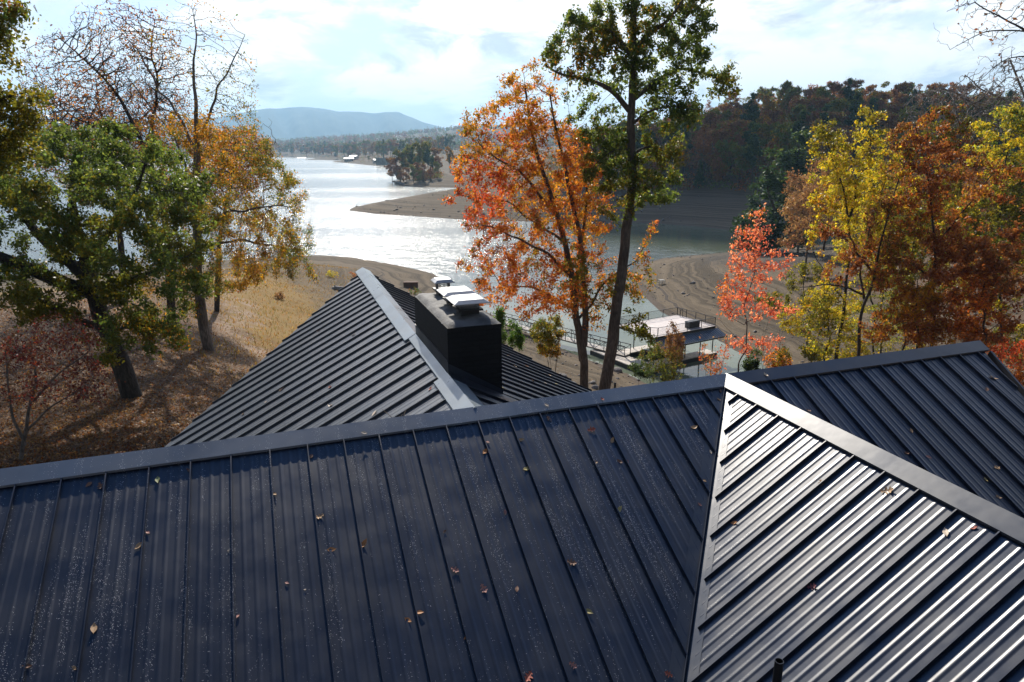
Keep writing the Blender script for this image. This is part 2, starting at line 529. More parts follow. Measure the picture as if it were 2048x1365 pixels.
p = nt.add('ShaderNodeBsdfPrincipled', ins={'Base Color': wc, 'Roughness': nt.math('ADD', 0.02, nt.math('MULTIPLY', open_, 0.20)), 'IOR': 1.333,
                                            'Specular IOR Level': 0.5, 'Normal': bn.outputs[0]})
nt.put(out, 'Surface', p.outputs[0])
mb = MB()
N = 72
mb.add([(9800 * math.sin(2 * math.pi * k / N), 9800 * math.cos(2 * math.pi * k / N), 0) for k in range(N)], [tuple(range(N))[::-1]])
mb.build('lake', m, kind='structure')

# the mountains across the lake
MPROF = [(-600, 246), (-300, 250), (0, 236), (150, 228), (300, 238), (420, 236), (480, 224), (540, 216), (600, 212.5), (640, 216), (680, 223.5), (720, 223), (760, 225.5),
         (796, 222), (815, 231), (840, 242), (866, 249), (900, 258), (960, 262), (1100, 268), (1400, 262), (2048, 258), (2500, 262)]


def build_mountain(name, prof, Y0, depth, mat):
    xs = np.linspace(prof[0][0], prof[-1][0], 420)
    ys = np.interp(xs, [p[0] for p in prof], [p[1] for p in prof])
    vs, nr = [], 40
    for xi, yi in zip(xs, ys):
        r = ray(xi, yi)
        az = math.atan2(r[0], r[1])
        hcrest = HC + r[2] / math.hypot(r[0], r[1]) * Y0 - 0.0
        for j in range(nr):
            t = j / (nr - 1)
            R = Y0 - depth + 2 * depth * t
            e = 1 - abs(2 * t - 1)
            prof_h = hcrest * (e ** 0.85) if e > 0 else 0
            spur = 0.16 * hcrest * math.sin(az * 95 + 2.5 * math.sin(az * 31 + R * 0.0006)) * e * (1 - e) * 3.0
            spur += 0.06 * hcrest * math.sin(az * 260 + R * 0.002) * e * (1 - e) * 3.0
            vs.append((R * math.sin(az), R * math.cos(az), max(-4, prof_h + spur)))
    vs = np.array(vs)
    i = np.arange(len(xs) - 1)[:, None] * nr + np.arange(nr - 1)[None, :]
    f = np.stack([i, i + 1, i + nr + 1, i + nr], -1).reshape(-1, 4)
    return mesh_obj(name, vs, f, mat, smooth=True, kind='structure')


M_MOUNT = simple('wooded_slope', (0.055, 0.055, 0.035), 0.95, 0, 0.5, 0.004, 8.0, 0.02, 0.1)
build_mountain('mountains', MPROF, 8200, 1900, M_MOUNT)

# ------------------------------------------------------------------ the house and its steel roof
AZ = rad(19.01)
HB = 3.2307
AW = W(1453, 755, HC - HB)
G0 = 15.0
MS, MP = 0.509, 0.619                       # slopes of the main roof and of the front wing
RX, RU = -3.78, 10.95                       # back wing: ridge position and length
house = empty('house', (AW[0], AW[1], G0), AZ, label='house with a dark standing seam steel roof and a black brick chimney', cat='house')
ZO = HC - HB - G0                           # height of the ridges above the house's base
mw_house = Matrix.Translation((AW[0], AW[1], G0)) @ Matrix.Rotation(AZ, 4, 'Z')
SEAM = 0.41


def prof_height(a, phase, ribs=True):
    t = (a - phase) % SEAM
    if t > SEAM / 2:
        t -= SEAM
    t = abs(t)
    if t <= 0.0065:
        return 0.038
    if t <= 0.011:
        return 0.004
    if not ribs:
        return 0.0
    h = 0.0
    for c in (0.1025, 0.205):
        q = abs(t - c)
        if q < 0.030:
            h = max(h, 0.0050 * (0.5 + 0.5 * math.cos(math.pi * q / 0.030)))
    return h


def panel(name, O, A, S, poly, phase, mat, ribs=True, inset=None):
    """ribbed steel sheet over the convex polygon POLY, given as (a along the ridge, s down the slope in plan)"""
    O, A, S = np.array(O, float), np.array(A, float), np.array(S, float)
    Sn = S / np.linalg.norm(S[:2])          # one metre in plan
    N = np.cross(A, Sn)
    N = N / np.linalg.norm(N)
    if N[2] < 0:
        N = -N
    a0, a1 = min(p[0] for p in poly), max(p[0] for p in poly)
    vals = set([round(a0 + 1e-5, 5), round(a1 - 1e-5, 5)] + [round(p[0], 5) for p in poly if a0 + 1e-4 < p[0] < a1 - 1e-4])
    k0 = math.floor((a0 - phase) / SEAM) - 1
    offs = [-0.0112, -0.0108, -0.0066, -0.0062, 0.0062, 0.0066, 0.0108, 0.0112]
    if ribs:
        for c in (0.1025, 0.205, 0.3075):
            offs += [c - 0.030 + 0.006 * i for i in range(11)]
    for k in range(k0, int((a1 - a0) / SEAM) + k0 + 4):
        for o_ in offs:
            a = phase + k * SEAM + o_
            if a0 < a < a1:
                vals.add(round(a, 5))
    vals = sorted(vals)

    def span(a):
        ss = []
        n = len(poly)
        for i in range(n):
            (xa, ya), (xb, yb) = poly[i], poly[(i + 1) % n]
            if abs(xa - xb) < 1e-9:
                continue
            t = (a - xa) / (xb - xa)
            if -1e-6 <= t <= 1 + 1e-6:
                ss.append(ya + t * (yb - ya))
        return (min(ss), max(ss)) if len(ss) > 1 else None
    verts, faces, prev = [], [], None
    for a in vals:
        sp_ = span(a)
        if sp_ is None or sp_[1] - sp_[0] < 1e-3:
            prev = None
            continue
        h = prof_height(a, phase, ribs)
        b = len(verts)
        for s in sp_:
            q = O + A * a + Sn * s + N * h
            verts.append((q[0], q[1], q[2] + ZO))
        if prev is not None:
            faces.append((prev, b, b + 1, prev + 1))
        prev = b
    return mesh_obj(name, verts, faces, mat, house)


U, R_, D = np.array([0, 1.0, 0]), np.array([1.0, 0, 0]), np.array([0, 0, 1.0])
vr = MS / MP                                # front valley: metres along the main ridge per metre down the slope
panel('roof_slope', (0, 0, 0), R_, -U - MS * D, [(-13, 0.02), (0, 0.02), (-vr * 6.5 - 0.06, 6.5), (-13, 6.5)], -0.10, M_ROOF_SPECK)
panel('roof_slope', (0, 0, 0), R_, -U - MS * D, [(0.03, 0.02), (4.95, 0.02), (3.80, 4.6), (3.75, 4.6)], 0.22, M_ROOF)
panel('roof_slope', (0, 0, 0), -U, -R_ - MP * D, [(0.0, 0.02), (9.0, 0.02), (9.0, vr * 6.5), (6.62, vr * 6.5), (0.14, 0.02)], 0.075, M_ROOF)
panel('roof_slope', (0, 0, 0), -U, R_ - MP * D, [(0.0, 0.02), (9.0, 0.02), (9.0, vr * 6.5), (6.5, vr * 6.5)], 0.075, M_ROOF)
panel('roof_slope', (0, 0, 0), R_, U - MS * D, [(-13, 0.02), (RX, 0.02), (RX - 4.87, 4.87), (-13, 4.87)], 0.0, M_ROOF)
panel('roof_slope', (0, 0, 0), R_, U - MS * D, [(RX, 0.02), (4.95, 0.02), (4.95, 4.87), (RX + 4.87, 4.87)], 0.0, M_ROOF)
panel('roof_slope', (RX, 0, 0), U, -R_ - MS * D, [(0.03, 0.02), (RU, 0.02), (5.58, 4.9), (4.90, 4.9)], 0.30, M_ROOF_SHEEN)
panel('roof_slope', (RX, 0, 0), U, R_ - MS * D, [(0.03, 0.02), (RU, 0.02), (4.99, 4.9), (4.90, 4.9)], 0.30, M_ROOF)


def cap(name, P, Q, side, sl, sr, wl, wr_, mat, lift=0.043, lip=0.026, parent=house):
    """ridge cap from P to Q; SIDE points to its right; a slope and a width in plan on each side (width 0: half a cap)"""
    P, Q, side = np.array(P, float), np.array(Q, float), np.array(side, float)
    pr = []
    if wl:
        pr += [(-wl, -sl * wl + lift - lip), (-wl, -sl * wl + lift)]
    pr += [(0, lift + 0.012)]
    if wr_:
        pr += [(wr_, -sr * wr_ + lift), (wr_, -sr * wr_ + lift - lip)]
    else:
        pr += [(0.012, -0.16)]
    n = len(pr)
    seg = max(1, int(np.linalg.norm(Q - P) / 3.05))
    vs, fs = [], []
    for k in range(seg):
        # lengths of cap overlap by a hand's width, the upper one a little proud
        t0, t1 = k / seg, (k + 1) / seg
        L = np.linalg.norm(Q - P)
        a, b = P + (Q - P) * t0, P + (Q - P) * min(1, t1 + 0.10 / L)
        dzk = 0.0035 * (k % 2)
        bb = len(vs)
        for e in (a, b):
            for (s, z) in pr:
                q = e + side * s + D * (z + dzk)
                vs.append((q[0], q[1], q[2] + ZO))
        fs += [(bb + i, bb + i + 1, bb + n + i + 1, bb + n + i) for i in range(n - 1)]
        if k == 0:
            fs.append(tuple(bb + i for i in range(n))[::-1])
        if k == seg - 1:
            fs.append(tuple(bb + n + i for i in range(n)))
    return mesh_obj(name, vs, fs, mat, parent)


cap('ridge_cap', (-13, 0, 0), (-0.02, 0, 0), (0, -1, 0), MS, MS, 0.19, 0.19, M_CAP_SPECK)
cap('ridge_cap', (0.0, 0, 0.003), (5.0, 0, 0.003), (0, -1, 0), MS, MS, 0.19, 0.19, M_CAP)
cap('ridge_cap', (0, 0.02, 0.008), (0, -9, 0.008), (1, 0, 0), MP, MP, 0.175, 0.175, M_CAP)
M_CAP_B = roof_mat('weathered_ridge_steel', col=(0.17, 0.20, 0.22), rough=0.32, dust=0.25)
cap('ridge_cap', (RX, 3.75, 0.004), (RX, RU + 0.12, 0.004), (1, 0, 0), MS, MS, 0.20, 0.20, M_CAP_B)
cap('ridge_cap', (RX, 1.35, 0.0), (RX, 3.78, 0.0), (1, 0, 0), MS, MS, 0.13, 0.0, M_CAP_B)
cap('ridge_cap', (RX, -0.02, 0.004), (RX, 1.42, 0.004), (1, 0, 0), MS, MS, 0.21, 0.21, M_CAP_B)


def strip(name, pts_a, pts_b, mat, parent=house):
    vs = [(p[0], p[1], p[2] + ZO) for p in pts_a] + [(p[0], p[1], p[2] + ZO) for p in pts_b]
    n = len(pts_a)
    return vs, [(i, i + 1, n + i + 1, n + i) for i in range(n - 1)]


# valley between the main roof and the front wing: a pan with a raised fold along its middle
mb = MB()
vd = np.array([-vr, -1.0, -MS])             # one metre down the valley (in plan along -u)


def vpt(t, da, ds, dh):
    """point by the valley: t metres down, DA into the main slope (along -r), DS into the wing slope (along -u)"""
    p_ = vd * t
    return (p_[0] - da, p_[1] - ds, p_[2] - 0.0 + da * 0.0 + dh)


t0, t1 = 0.12, 6.5
zm = lambda r, u: MS * u                    # u is negative downhill
zw = lambda r, u: MP * r


def vq(t, kind, off, dh):
    p_ = vd * t
    if kind == 'm':                         # on the main slope, OFF metres away along -r
        r, u = p_[0] - off, p_[1]
        return (r, u, MS * u + dh + ZO)
    r, u = p_[0], p_[1] - off
    return (r, u, MP * r + dh + ZO)


rows = [('m', 0.19, 0.006), ('m', 0.085, 0.004), ('m', 0.014, 0.006), ('m', 0.010, 0.040), ('m', 0.001, 0.042), ('w', 0.012, 0.006), ('w', 0.09, 0.004), ('w', 0.20, 0.006)]
vs = []
for t in (t0, t1):
    vs += [vq(t, k, o_, h) for k, o_, h in rows]
n = len(rows)
mesh_obj('valley_flashing', vs, [(i, i + 1, n + i + 1, n + i) for i in range(n - 1)], M_CAP, house)

# rake trim, walls and gutter
for A_, B_ in (((5.0, -0.19, -0.19 * MS), (3.86, -4.6, -4.6 * MS)),):
    mb = MB()
    mb.bar((A_[0], A_[1], A_[2] + ZO - 0.02), (B_[0], B_[1], B_[2] + ZO - 0.02), 0.03, 0.12)
    mb.build('rake_trim', M_CAP, house)
for sg, ku in ((-1, 1.096), (1, 1.218)):
    mb = MB()
    mb.bar((RX + sg * 0.2, RU - 0.2 * ku, -0.2 * MS + ZO - 0.07), (RX + sg * 4.87, RU - 4.87 * ku, -4.87 * MS + ZO - 0.07), 0.03, 0.12)
    mb.build('rake_trim', M_CAP, house)
wz = -4.5 * MS + ZO
for rect in ((-12.6, 4.3, -6.0, 4.4), (RX - 4.4, RX + 4.4, 4.41, 5.5), (-4.9, 4.9, -8.8, -6.01)):
    mb = MB()
    x0, x1, y0, y1 = rect
    zt = wz - 0.9
    mb.box(x0, x1, y0, y1, -3.0, zt)
    wl = mb.build('wall', M_WALL, house)
# prow end of the back wing
mb = MB()
apex = (RX, RU - 0.7, -0.25 + ZO)
pl, pr_ = (RX - 4.4, 5.5, -4.4 * MS - 0.25 + ZO), (RX + 4.4, 5.4, -4.4 * MS - 0.25 + ZO)
low = lambda q: (q[0], q[1], -3.0)
mb.add([pl, apex, low(apex), low(pl)], [(0, 1, 2, 3)])
mb.add([apex, pr_, low(pr_), low(apex)], [(0, 1, 2, 3)])
mb.build('wall', M_WALL, house)
mb = MB()
gx = RX - 4.9
zg = -4.9 * MS + ZO - 0.05
mb.box(gx - 0.11, gx, 4.2, 5.75, zg - 0.1, zg - 0.085)
mb.box(gx - 0.12, gx - 0.10, 4.2, 5.75, zg - 0.1, zg + 0.03)
mb.box(gx - 0.11, gx, 5.74, 5.76, zg - 0.1, zg + 0.03)
mb.build('gutter', M_WHITE, house)

# chimney
CX0, CX1, CY0, CY1, CZ = RX + 0.015, RX + 0.83, 1.40, 3.78, 0.73
m, nt, out = new_mat('black_brick')
oc = nt.add('ShaderNodeTexCoord').outputs['Object']
s_ = nt.add('ShaderNodeSeparateXYZ', ins={0: oc})
bv = nt.add('ShaderNodeCombineXYZ', ins={0: nt.math('ADD', s_.outputs[0], s_.outputs[1]), 1: s_.outputs[2], 2: 0.0})
br = nt.add('ShaderNodeTexBrick', ins={'Vector': bv.outputs[0], 'Scale': 1.0, 'Mortar Size': 0.006, 'Brick Width': 0.21, 'Row Height': 0.075, 'Mortar Smooth': 0.4,
                                       'Color1': (0.007, 0.007, 0.008, 1), 'Color2': (0.011, 0.011, 0.012, 1), 'Mortar': (0.005, 0.005, 0.005, 1)})
nz = nt.noise(oc, 30.0, 5.0)
p = nt.add('ShaderNodeBsdfPrincipled', ins={'Base Color': nt.mix(nt.rng(nz, 0.66, 0.78), br.outputs[0], (0.03, 0.029, 0.028, 1)), 'Roughness': 0.75, 'Specular IOR Level': 0.25})
hb = nt.math('ADD', nt.math('MULTIPLY', br.outputs['Fac'], -1.0), nt.math('MULTIPLY', nz, 0.6))
nt.put(p, 'Normal', nt.add('ShaderNodeBump', ins={'Strength': 0.9, 'Distance': 0.012, 'Height': hb}).outputs[0])
nt.put(out, 'Surface', p.outputs[0])
M_BRICK = m
mb = MB()
mb.box(CX0, CX1, CY0, CY1, ZO - 1.3, ZO + CZ)
chim = mb.build('chimney', M_BRICK, house, label='black painted brick chimney')
# mortar crown: low mound with worn rounded edge
vs, fs = [], []
NX, NY = 15, 31
for j in range(NY):
    for i in range(NX):
        fx, fy = i / (NX - 1), j / (NY - 1)
        e = min(min(fx, 1 - fx) * (CX1 - CX0), min(fy, 1 - fy) * (CY1 - CY0))
        h = 0.014 + 0.075 * (1 - math.exp(-e / 0.11)) + 0.010 * math.sin(7 * fx + 3 * math.sin(9 * fy)) * min(1, e / 0.1)
        ed = 0.012 * math.sin(31 * fy + 5 * fx) + 0.008 * math.sin(77 * fy)
        x = CX0 + 0.01 + fx * (CX1 - CX0 - 0.02) + (ed if i in (0, NX - 1) else 0)
        y = CY0 + 0.01 + fy * (CY1 - CY0 - 0.02)
        vs.append((x, y, ZO + CZ + (h if 0 < i < NX - 1 and 0 < j < NY - 1 else -0.004)))
for j in range(NY - 1):
    for i in range(NX - 1):
        b = j * NX + i
        fs.append((b, b + 1, b + NX + 1, b + NX))
mesh_obj('chimney_crown', vs, fs, M_CROWN, chim, smooth=True)


def chimney_cap(cx, cy, hw, hd, hz, lidw, lidd):
    z = ZO + CZ + 0.06
    mb = MB()
    mb.box(cx - hw, cx + hw, cy - hd, cy + hd, z - 0.05, z + 0.09)
    mb.box(cx - hw - 0.05, cx + hw + 0.05, cy - hd - 0.05, cy + hd + 0.05, z + 0.09, z + 0.115)
    fl = mb.build('flue', M_BLACKMET, chim)
    mb = MB()
    z0, z1 = z + 0.115, z + 0.115 + hz
    nb = 9
    for k in range(nb + 1):
        f = -1 + 2 * k / nb
        for sg in (-1, 1):
            mb.bar((cx + f * hw, cy + sg * hd, z0), (cx + f * hw, cy + sg * hd, z1), 0.006)
            mb.bar((cx + sg * hw, cy + f * hd, z0), (cx + sg * hw, cy + f * hd, z1), 0.006)
    for k in range(1, 5):
        zz = z0 + (z1 - z0) * k / 5
        for sg in (-1, 1):
            mb.bar((cx - hw, cy + sg * hd, zz), (cx + hw, cy + sg * hd, zz), 0.005)
            mb.bar((cx + sg * hw, cy - hd, zz), (cx + sg * hw, cy + hd, zz), 0.005)
    mb.build('spark_screen', M_WIRE, chim)
    t = 0.72
    vs = []
    for (sx, sy, zz) in ((1.0, 1.0, z1 - 0.012), (1.0, 1.0, z1), (t, t + 0.06, z1 + 0.040), (t - 0.03, t + 0.03, z1 + 0.044)):
        for (a, b) in ((-1, -1), (1, -1), (1, 1), (-1, 1)):
            vs.append((cx + a * lidw * sx, cy + b * lidd * sy, zz))
    fs = [(3, 2, 1, 0)]
    for l in range(3):
        fs += [(l * 4 + i, l * 4 + (i + 1) % 4, l * 4 + 4 + (i + 1) % 4, l * 4 + 4 + i) for i in range(4)]
    fs.append((12, 13, 14, 15))
    mesh_obj('chimney_cap', vs, fs, M_STEEL, chim)


chimney_cap(CX0 + 0.44, 1.88, 0.14, 0.14, 0.11, 0.27, 0.27)
chimney_cap(CX0 + 0.44, 2.52, 0.14, 0.14, 0.11, 0.27, 0.27)
chimney_cap(CX0 + 0.42, 3.38, 0.10, 0.10, 0.13, 0.17, 0.17)
# flashing round the chimney's foot
mb = MB()
zr = lambda x: -(x - RX) * MS + ZO
mb.add([(CX0 - 0.006, CY0 - 0.012, zr(CX0) - 0.05), (CX1 + 0.012, CY0 - 0.012, zr(CX1) - 0.05), (CX1 + 0.012, CY0 - 0.012, zr(CX1) + 0.13), (CX0 - 0.006, CY0 - 0.012, zr(CX0) + 0.22)], [(0, 1, 2, 3)])
mb.add([(CX0 - 0.006, CY0 - 0.30, zr(CX0) + 0.045), (CX1 + 0.25, CY0 - 0.30, zr(CX1 + 0.25) + 0.045), (CX1 + 0.25, CY0 - 0.012, zr(CX1 + 0.25) + 0.05), (CX0 - 0.006, CY0 - 0.012, zr(CX0) + 0.10)], [(0, 1, 2, 3)])
mb.add([(CX1 + 0.012, CY0 - 0.012, zr(CX1) - 0.05), (CX1 + 0.012, CY1, zr(CX1) - 0.05), (CX1 + 0.012, CY1, zr(CX1) + 0.13), (CX1 + 0.012, CY0 - 0.012, zr(CX1) + 0.13)], [(0, 1, 2, 3)])
mb.add([(CX0 - 0.008, CY0 - 0.012, ZO - 0.1), (CX0 - 0.008, CY1, ZO - 0.1), (CX0 - 0.008, CY1, ZO + 0.22), (CX0 - 0.008, CY0 - 0.012, ZO + 0.24)], [(0, 1, 2, 3)])
mb.bar((CX0 - 0.012, CY0, ZO + 0.24), (CX0 - 0.012, CY1, ZO + 0.22), 0.012, 0.012)
mb.build('chimney_flashing', M_ROOF, chim)

# vent pipe on the front wing
def on_wing(px, py):
    n = np.array([-MP * math.cos(AZ), -MP * math.sin(AZ), 1.0])
    r = ray(px, py)
    A0 = np.array([AW[0], AW[1], HC - HB]) - np.array([0, 0, HC])
    t = (n @ A0) / (n @ r)
    return r * t + np.array([0, 0, HC])


def to_local(p):
    return mw_house.inverted() @ Vector(p)


vb = to_local(on_wing(1551, 1385))
vx, vy, vz = vb
mb = MB()
hp = 0.33
pts, rs = [], []
mb.tube([(vx, vy, vz - 0.05), (vx, vy, vz + hp)], [0.038, 0.038], 20, cap=False)
mb.tube([(vx, vy, vz + hp), (vx, vy, vz - 0.05)], [0.032, 0.032], 20, cap=False)
b = len(mb.v)
ring = []
for j in range(20):
    a = 2 * math.pi * j / 20
    ring += [(vx + 0.038 * math.cos(a), vy + 0.038 * math.sin(a), vz + hp), (vx + 0.032 * math.cos(a), vy + 0.032 * math.sin(a), vz + hp)]
mb.add(ring, [(2 * j, (2 * j + 2) % 40, (2 * j + 3) % 40, 2 * j + 1) for j in range(20)])
vp = mb.build('vent_pipe', simple('black_plastic', (0.012, 0.012, 0.013), 0.35), house, smooth=True)
mb = MB()
mb.tube([(vx, vy, vz - 0.06), (vx, vy, vz + 0.045), (vx, vy, vz + 0.07)], [0.085, 0.062, 0.042], 20)
mb.build('pipe_collar', simple('aluminium_collar', (0.5, 0.51, 0.53), 0.4, 1.0), vp, smooth=True)

# ------------------------------------------------------------------ trees: limbs grown towards the crown's volume, leaves on the twigs


def nrm(v):
    return v / (np.linalg.norm(v, axis=-1, keepdims=True) + 1e-9)


def grow(att, nodes, par, step, kill, infl, iters=90, up=0.05, jit=0.25, rng=RNG):
    nodes, par = [np.array(n) for n in nodes], list(par)
    P = np.array(nodes)
    alive = np.ones(len(att), bool)
    nd = np.full(len(att), 1e9)
    ni = np.zeros(len(att), int)

    def upd(start):
        nonlocal nd, ni
        Q = P[start:]
        for s in range(0, len(Q), 400):
            d = np.linalg.norm(att[:, None, :] - Q[None, s:s + 400, :], axis=2)
            j = d.argmin(1)
            m_ = d[np.arange(len(att)), j]
            better = m_ < nd
            nd[better] = m_[better]
            ni[better] = j[better] + start + s
    upd(0)
    stall = {}
    for it in range(iters):
        alive &= nd > kill
        act = alive & (nd < infl)
        if not act.any():
            act = alive & (nd <= nd[alive].min() + step) if alive.any() else act
            if not act.any():
                break
        idx = ni[act]
        d = nrm(att[act] - P[idx])
        u, inv = np.unique(idx, return_inverse=True)
        acc = np.zeros((len(u), 3))
        np.add.at(acc, inv, d)
        acc = nrm(acc) + rng.normal(0, jit, acc.shape) + np.array([0, 0, up])
        new = P[u] + nrm(acc) * step
        ok = np.array([stall.get(i, 0) < 3 for i in u])
        for i in u:
            stall[i] = stall.get(i, 0) + 1
        new, u = new[ok], u[ok]
        if not len(new):
            break
        s0 = len(P)
        P = np.concatenate([P, new])
        par += list(u)
        upd(s0)
    return P, np.array(par)


def radii(par, tip, e=2.25):
    n = len(par)
    acc = np.zeros(n)
    tips = np.zeros(n)
    for i in range(n - 1, -1, -1):
        if acc[i] == 0:
            acc[i] = tip ** e
            tips[i] = 1
        if par[i] >= 0:
            acc[par[i]] += acc[i]
            tips[par[i]] += tips[i]
    return acc ** (1 / e), tips


def frusta(P0, P1, r0, r1, k):
    d = nrm(P1 - P0)
    ref = np.where(np.abs(d[:, 2:3]) < 0.9, np.array([[0, 0, 1.0]]), np.array([[1.0, 0, 0]]))
    x = nrm(np.cross(d, ref))
    y = np.cross(d, x)
    ang = 2 * np.pi * np.arange(k) / k
    c = np.cos(ang)[None, :, None] * x[:, None, :] + np.sin(ang)[None, :, None] * y[:, None, :]
    a = P0[:, None, :] - d[:, None, :] * (r0[:, None, None] * 0.3) + c * r0[:, None, None]
    b = P1[:, None, :] + c * r1[:, None, None]
    v = np.concatenate([a, b], 1).reshape(-1, 3)
    n = len(P0)
    j = np.arange(k)
    f = np.stack([j, (j + 1) % k, (j + 1) % k + k, j + k], 1)[None] + (np.arange(n) * 2 * k)[:, None, None]
    return v, f.reshape(-1, 4)


def leaf_quads(pos, size, rng=RNG, droop=0.35, width=0.55, flat=0.0):
    n = len(pos)
    ax = nrm(rng.normal(0, 1, (n, 3)) + np.array([0, 0, -droop]))
    nn = rng.normal(0, 1, (n, 3))
    nn[:, 2] += flat
    sd = nrm(np.cross(ax, nn))
    nv = np.cross(sd, ax)
    L = size[:, None]
    b = pos - ax * L * 0.5
    t = pos + ax * L * 0.5
    mdl = pos - ax * L * 0.05 + nv * L * 0.10
    s1 = mdl + sd * L * width * 0.5
    s2 = mdl - sd * L * width * 0.5
    v = np.stack([b, s1, t, s2], 1).reshape(-1, 3)
    f = (np.arange(n) * 4)[:, None] + np.arange(4)[None]
    return v, f


def set_cols(o, cols):
    at = o.data.attributes.new('leaf_colour', 'FLOAT_COLOR', 'POINT')
    c = np.concatenate([cols, np.ones((len(cols), 1))], 1).astype(np.float32)
    at.data.foreach_set('color', c.ravel())


def noise3(p, s, seed):
    r = np.random.default_rng(seed)
    out = 0
    for k in range(5):
        kx = r.normal(0, 1, 3) / s
        out = out + np.sin(p @ kx + r.uniform(0, 6.3))
    return out / 2.2


GREEN = [(0.085, 0.130, 0.032), (0.115, 0.160, 0.040), (0.155, 0.185, 0.048), (0.065, 0.100, 0.030)]
OLIVE = [(0.14, 0.14, 0.022), (0.10, 0.11, 0.02), (0.19, 0.15, 0.02)]
GOLD = [(0.42, 0.21, 0.022), (0.50, 0.25, 0.022), (0.34, 0.15, 0.018), (0.24, 0.17, 0.02)]
YELLOW = [(0.50, 0.40, 0.035), (0.42, 0.36, 0.03), (0.55, 0.38, 0.03), (0.28, 0.29, 0.03)]
ORANGE = [(0.52, 0.17, 0.035), (0.46, 0.13, 0.028), (0.52, 0.23, 0.035), (0.40, 0.11, 0.025)]
RED = [(0.48, 0.075, 0.028), (0.55, 0.10, 0.045), (0.36, 0.045, 0.024), (0.50, 0.13, 0.06)]
MAROON = [(0.13, 0.022, 0.025), (0.17, 0.032, 0.03), (0.10, 0.025, 0.024), (0.14, 0.055, 0.04)]
RUST = [(0.22, 0.070, 0.024), (0.27, 0.095, 0.032), (0.17, 0.050, 0.020), (0.30, 0.12, 0.04)]
BROWN = [(0.19, 0.09, 0.045), (0.24, 0.12, 0.06), (0.15, 0.07, 0.035)]
TAN = [(0.30, 0.18, 0.09), (0.24, 0.14, 0.07), (0.34, 0.20, 0.10)]
CEDAR = [(0.030, 0.055, 0.022), (0.042, 0.068, 0.025), (0.025, 0.045, 0.02)]


def colours(pos, mixes, seed, scale=1.6, rng=RNG):
    """MIXES: list of (palette, weight or weights per leaf); clumps keep to one palette, leaves vary within it"""
    n = len(pos)
    Wt = np.stack([np.broadcast_to(np.asarray(wt, float), (n,)) for _, wt in mixes], 1)
    g = np.stack([noise3(pos, scale, seed + 17 * k) for k in range(len(mixes))], 1)
    sc = np.log(np.maximum(Wt, 1e-4)) + 1.2 * g + 0.55 * rng.gumbel(0, 1, Wt.shape)
    ch = sc.argmax(1)
    out = np.zeros((n, 3))
    for k, (pal, _) in enumerate(mixes):
        m_ = ch == k
        pal = np.array(pal)
        out[m_] = pal[rng.integers(0, len(pal), m_.sum())]
    return np.clip(out * rng.uniform(0.75, 1.28, (n, 1)) * rng.uniform(0.92, 1.08, (n, 3)), 0.004, 0.9)


def blob_points(blobs, n, rng, hollow=0.35):
    """points in ellipsoids (centre, radii, weight)"""
    wts = np.array([b[2] for b in blobs], float)
    wts /= wts.sum()
    ch = rng.choice(len(blobs), n, p=wts)
    d = nrm(rng.normal(0, 1, (n, 3)))
    r = rng.uniform(hollow ** 3, 1, (n, 1)) ** (1 / 3)
    c = np.array([b[0] for b in blobs])[ch]
    s = np.array([b[1] for b in blobs])[ch]
    return c + d * r * s


def px_blob(px, py, rx, ry, Y, rd, wt=None):
    c = T(px, py, Y)
    k = Y / FOC / 0.96
    return (c, np.array([rx * k, rd, ry * k]), wt if wt is not None else rx * ry * rd)


def poly_nodes(limbs, step):
    """limbs: list of (points, r0, r1) in world space; returns nodes, parents, given radii"""
    nodes, par, rr = [], [], []
    for li, (pts, r0, r1) in enumerate(limbs):
        pts = np.array(pts, float)
        # smooth the polyline a little
        for _ in range(2):
            q = [pts[0]]
            for a, b in zip(pts[:-1], pts[1:]):
                q += [a * 0.75 + b * 0.25, a * 0.25 + b * 0.75]
            q.append(pts[-1])
            pts = np.array(q)
        seg = np.linalg.norm(np.diff(pts, axis=0), axis=1)
        L = np.concatenate([[0], np.cumsum(seg)])
        wv = np.random.default_rng(int(abs(pts[-1, 0] * 1000 + pts[0, 2] * 77)) % 99991)
        m_ = max(2, int(L[-1] / step) + 1)
        s = np.linspace(0, L[-1], m_)
        P = np.stack([np.interp(s, L, pts[:, k]) for k in range(3)], 1)
        amp = min(0.16, 0.02 * L[-1]) * (0.22 if r0 > 0.13 else 1.0) * np.sin(np.pi * s / L[-1])
        for f_ in (1.6, 0.62):
            P = P + (amp * f_ / 1.6)[:, None] * np.stack([np.sin(s / f_ * 2.2 + wv.uniform(0, 6)) for _ in range(3)], 1)
        if li == 0:
            prev = -1
        else:
            dd = np.linalg.norm(np.array(nodes) - P[0], axis=1)
            prev = int(dd.argmin())
        for i in range(m_):
            nodes.append(P[i])
            par.append(prev)
            rr.append(r0 + (r1 - r0) * s[i] / L[-1])
            prev = len(nodes) - 1
    return nodes, par, rr


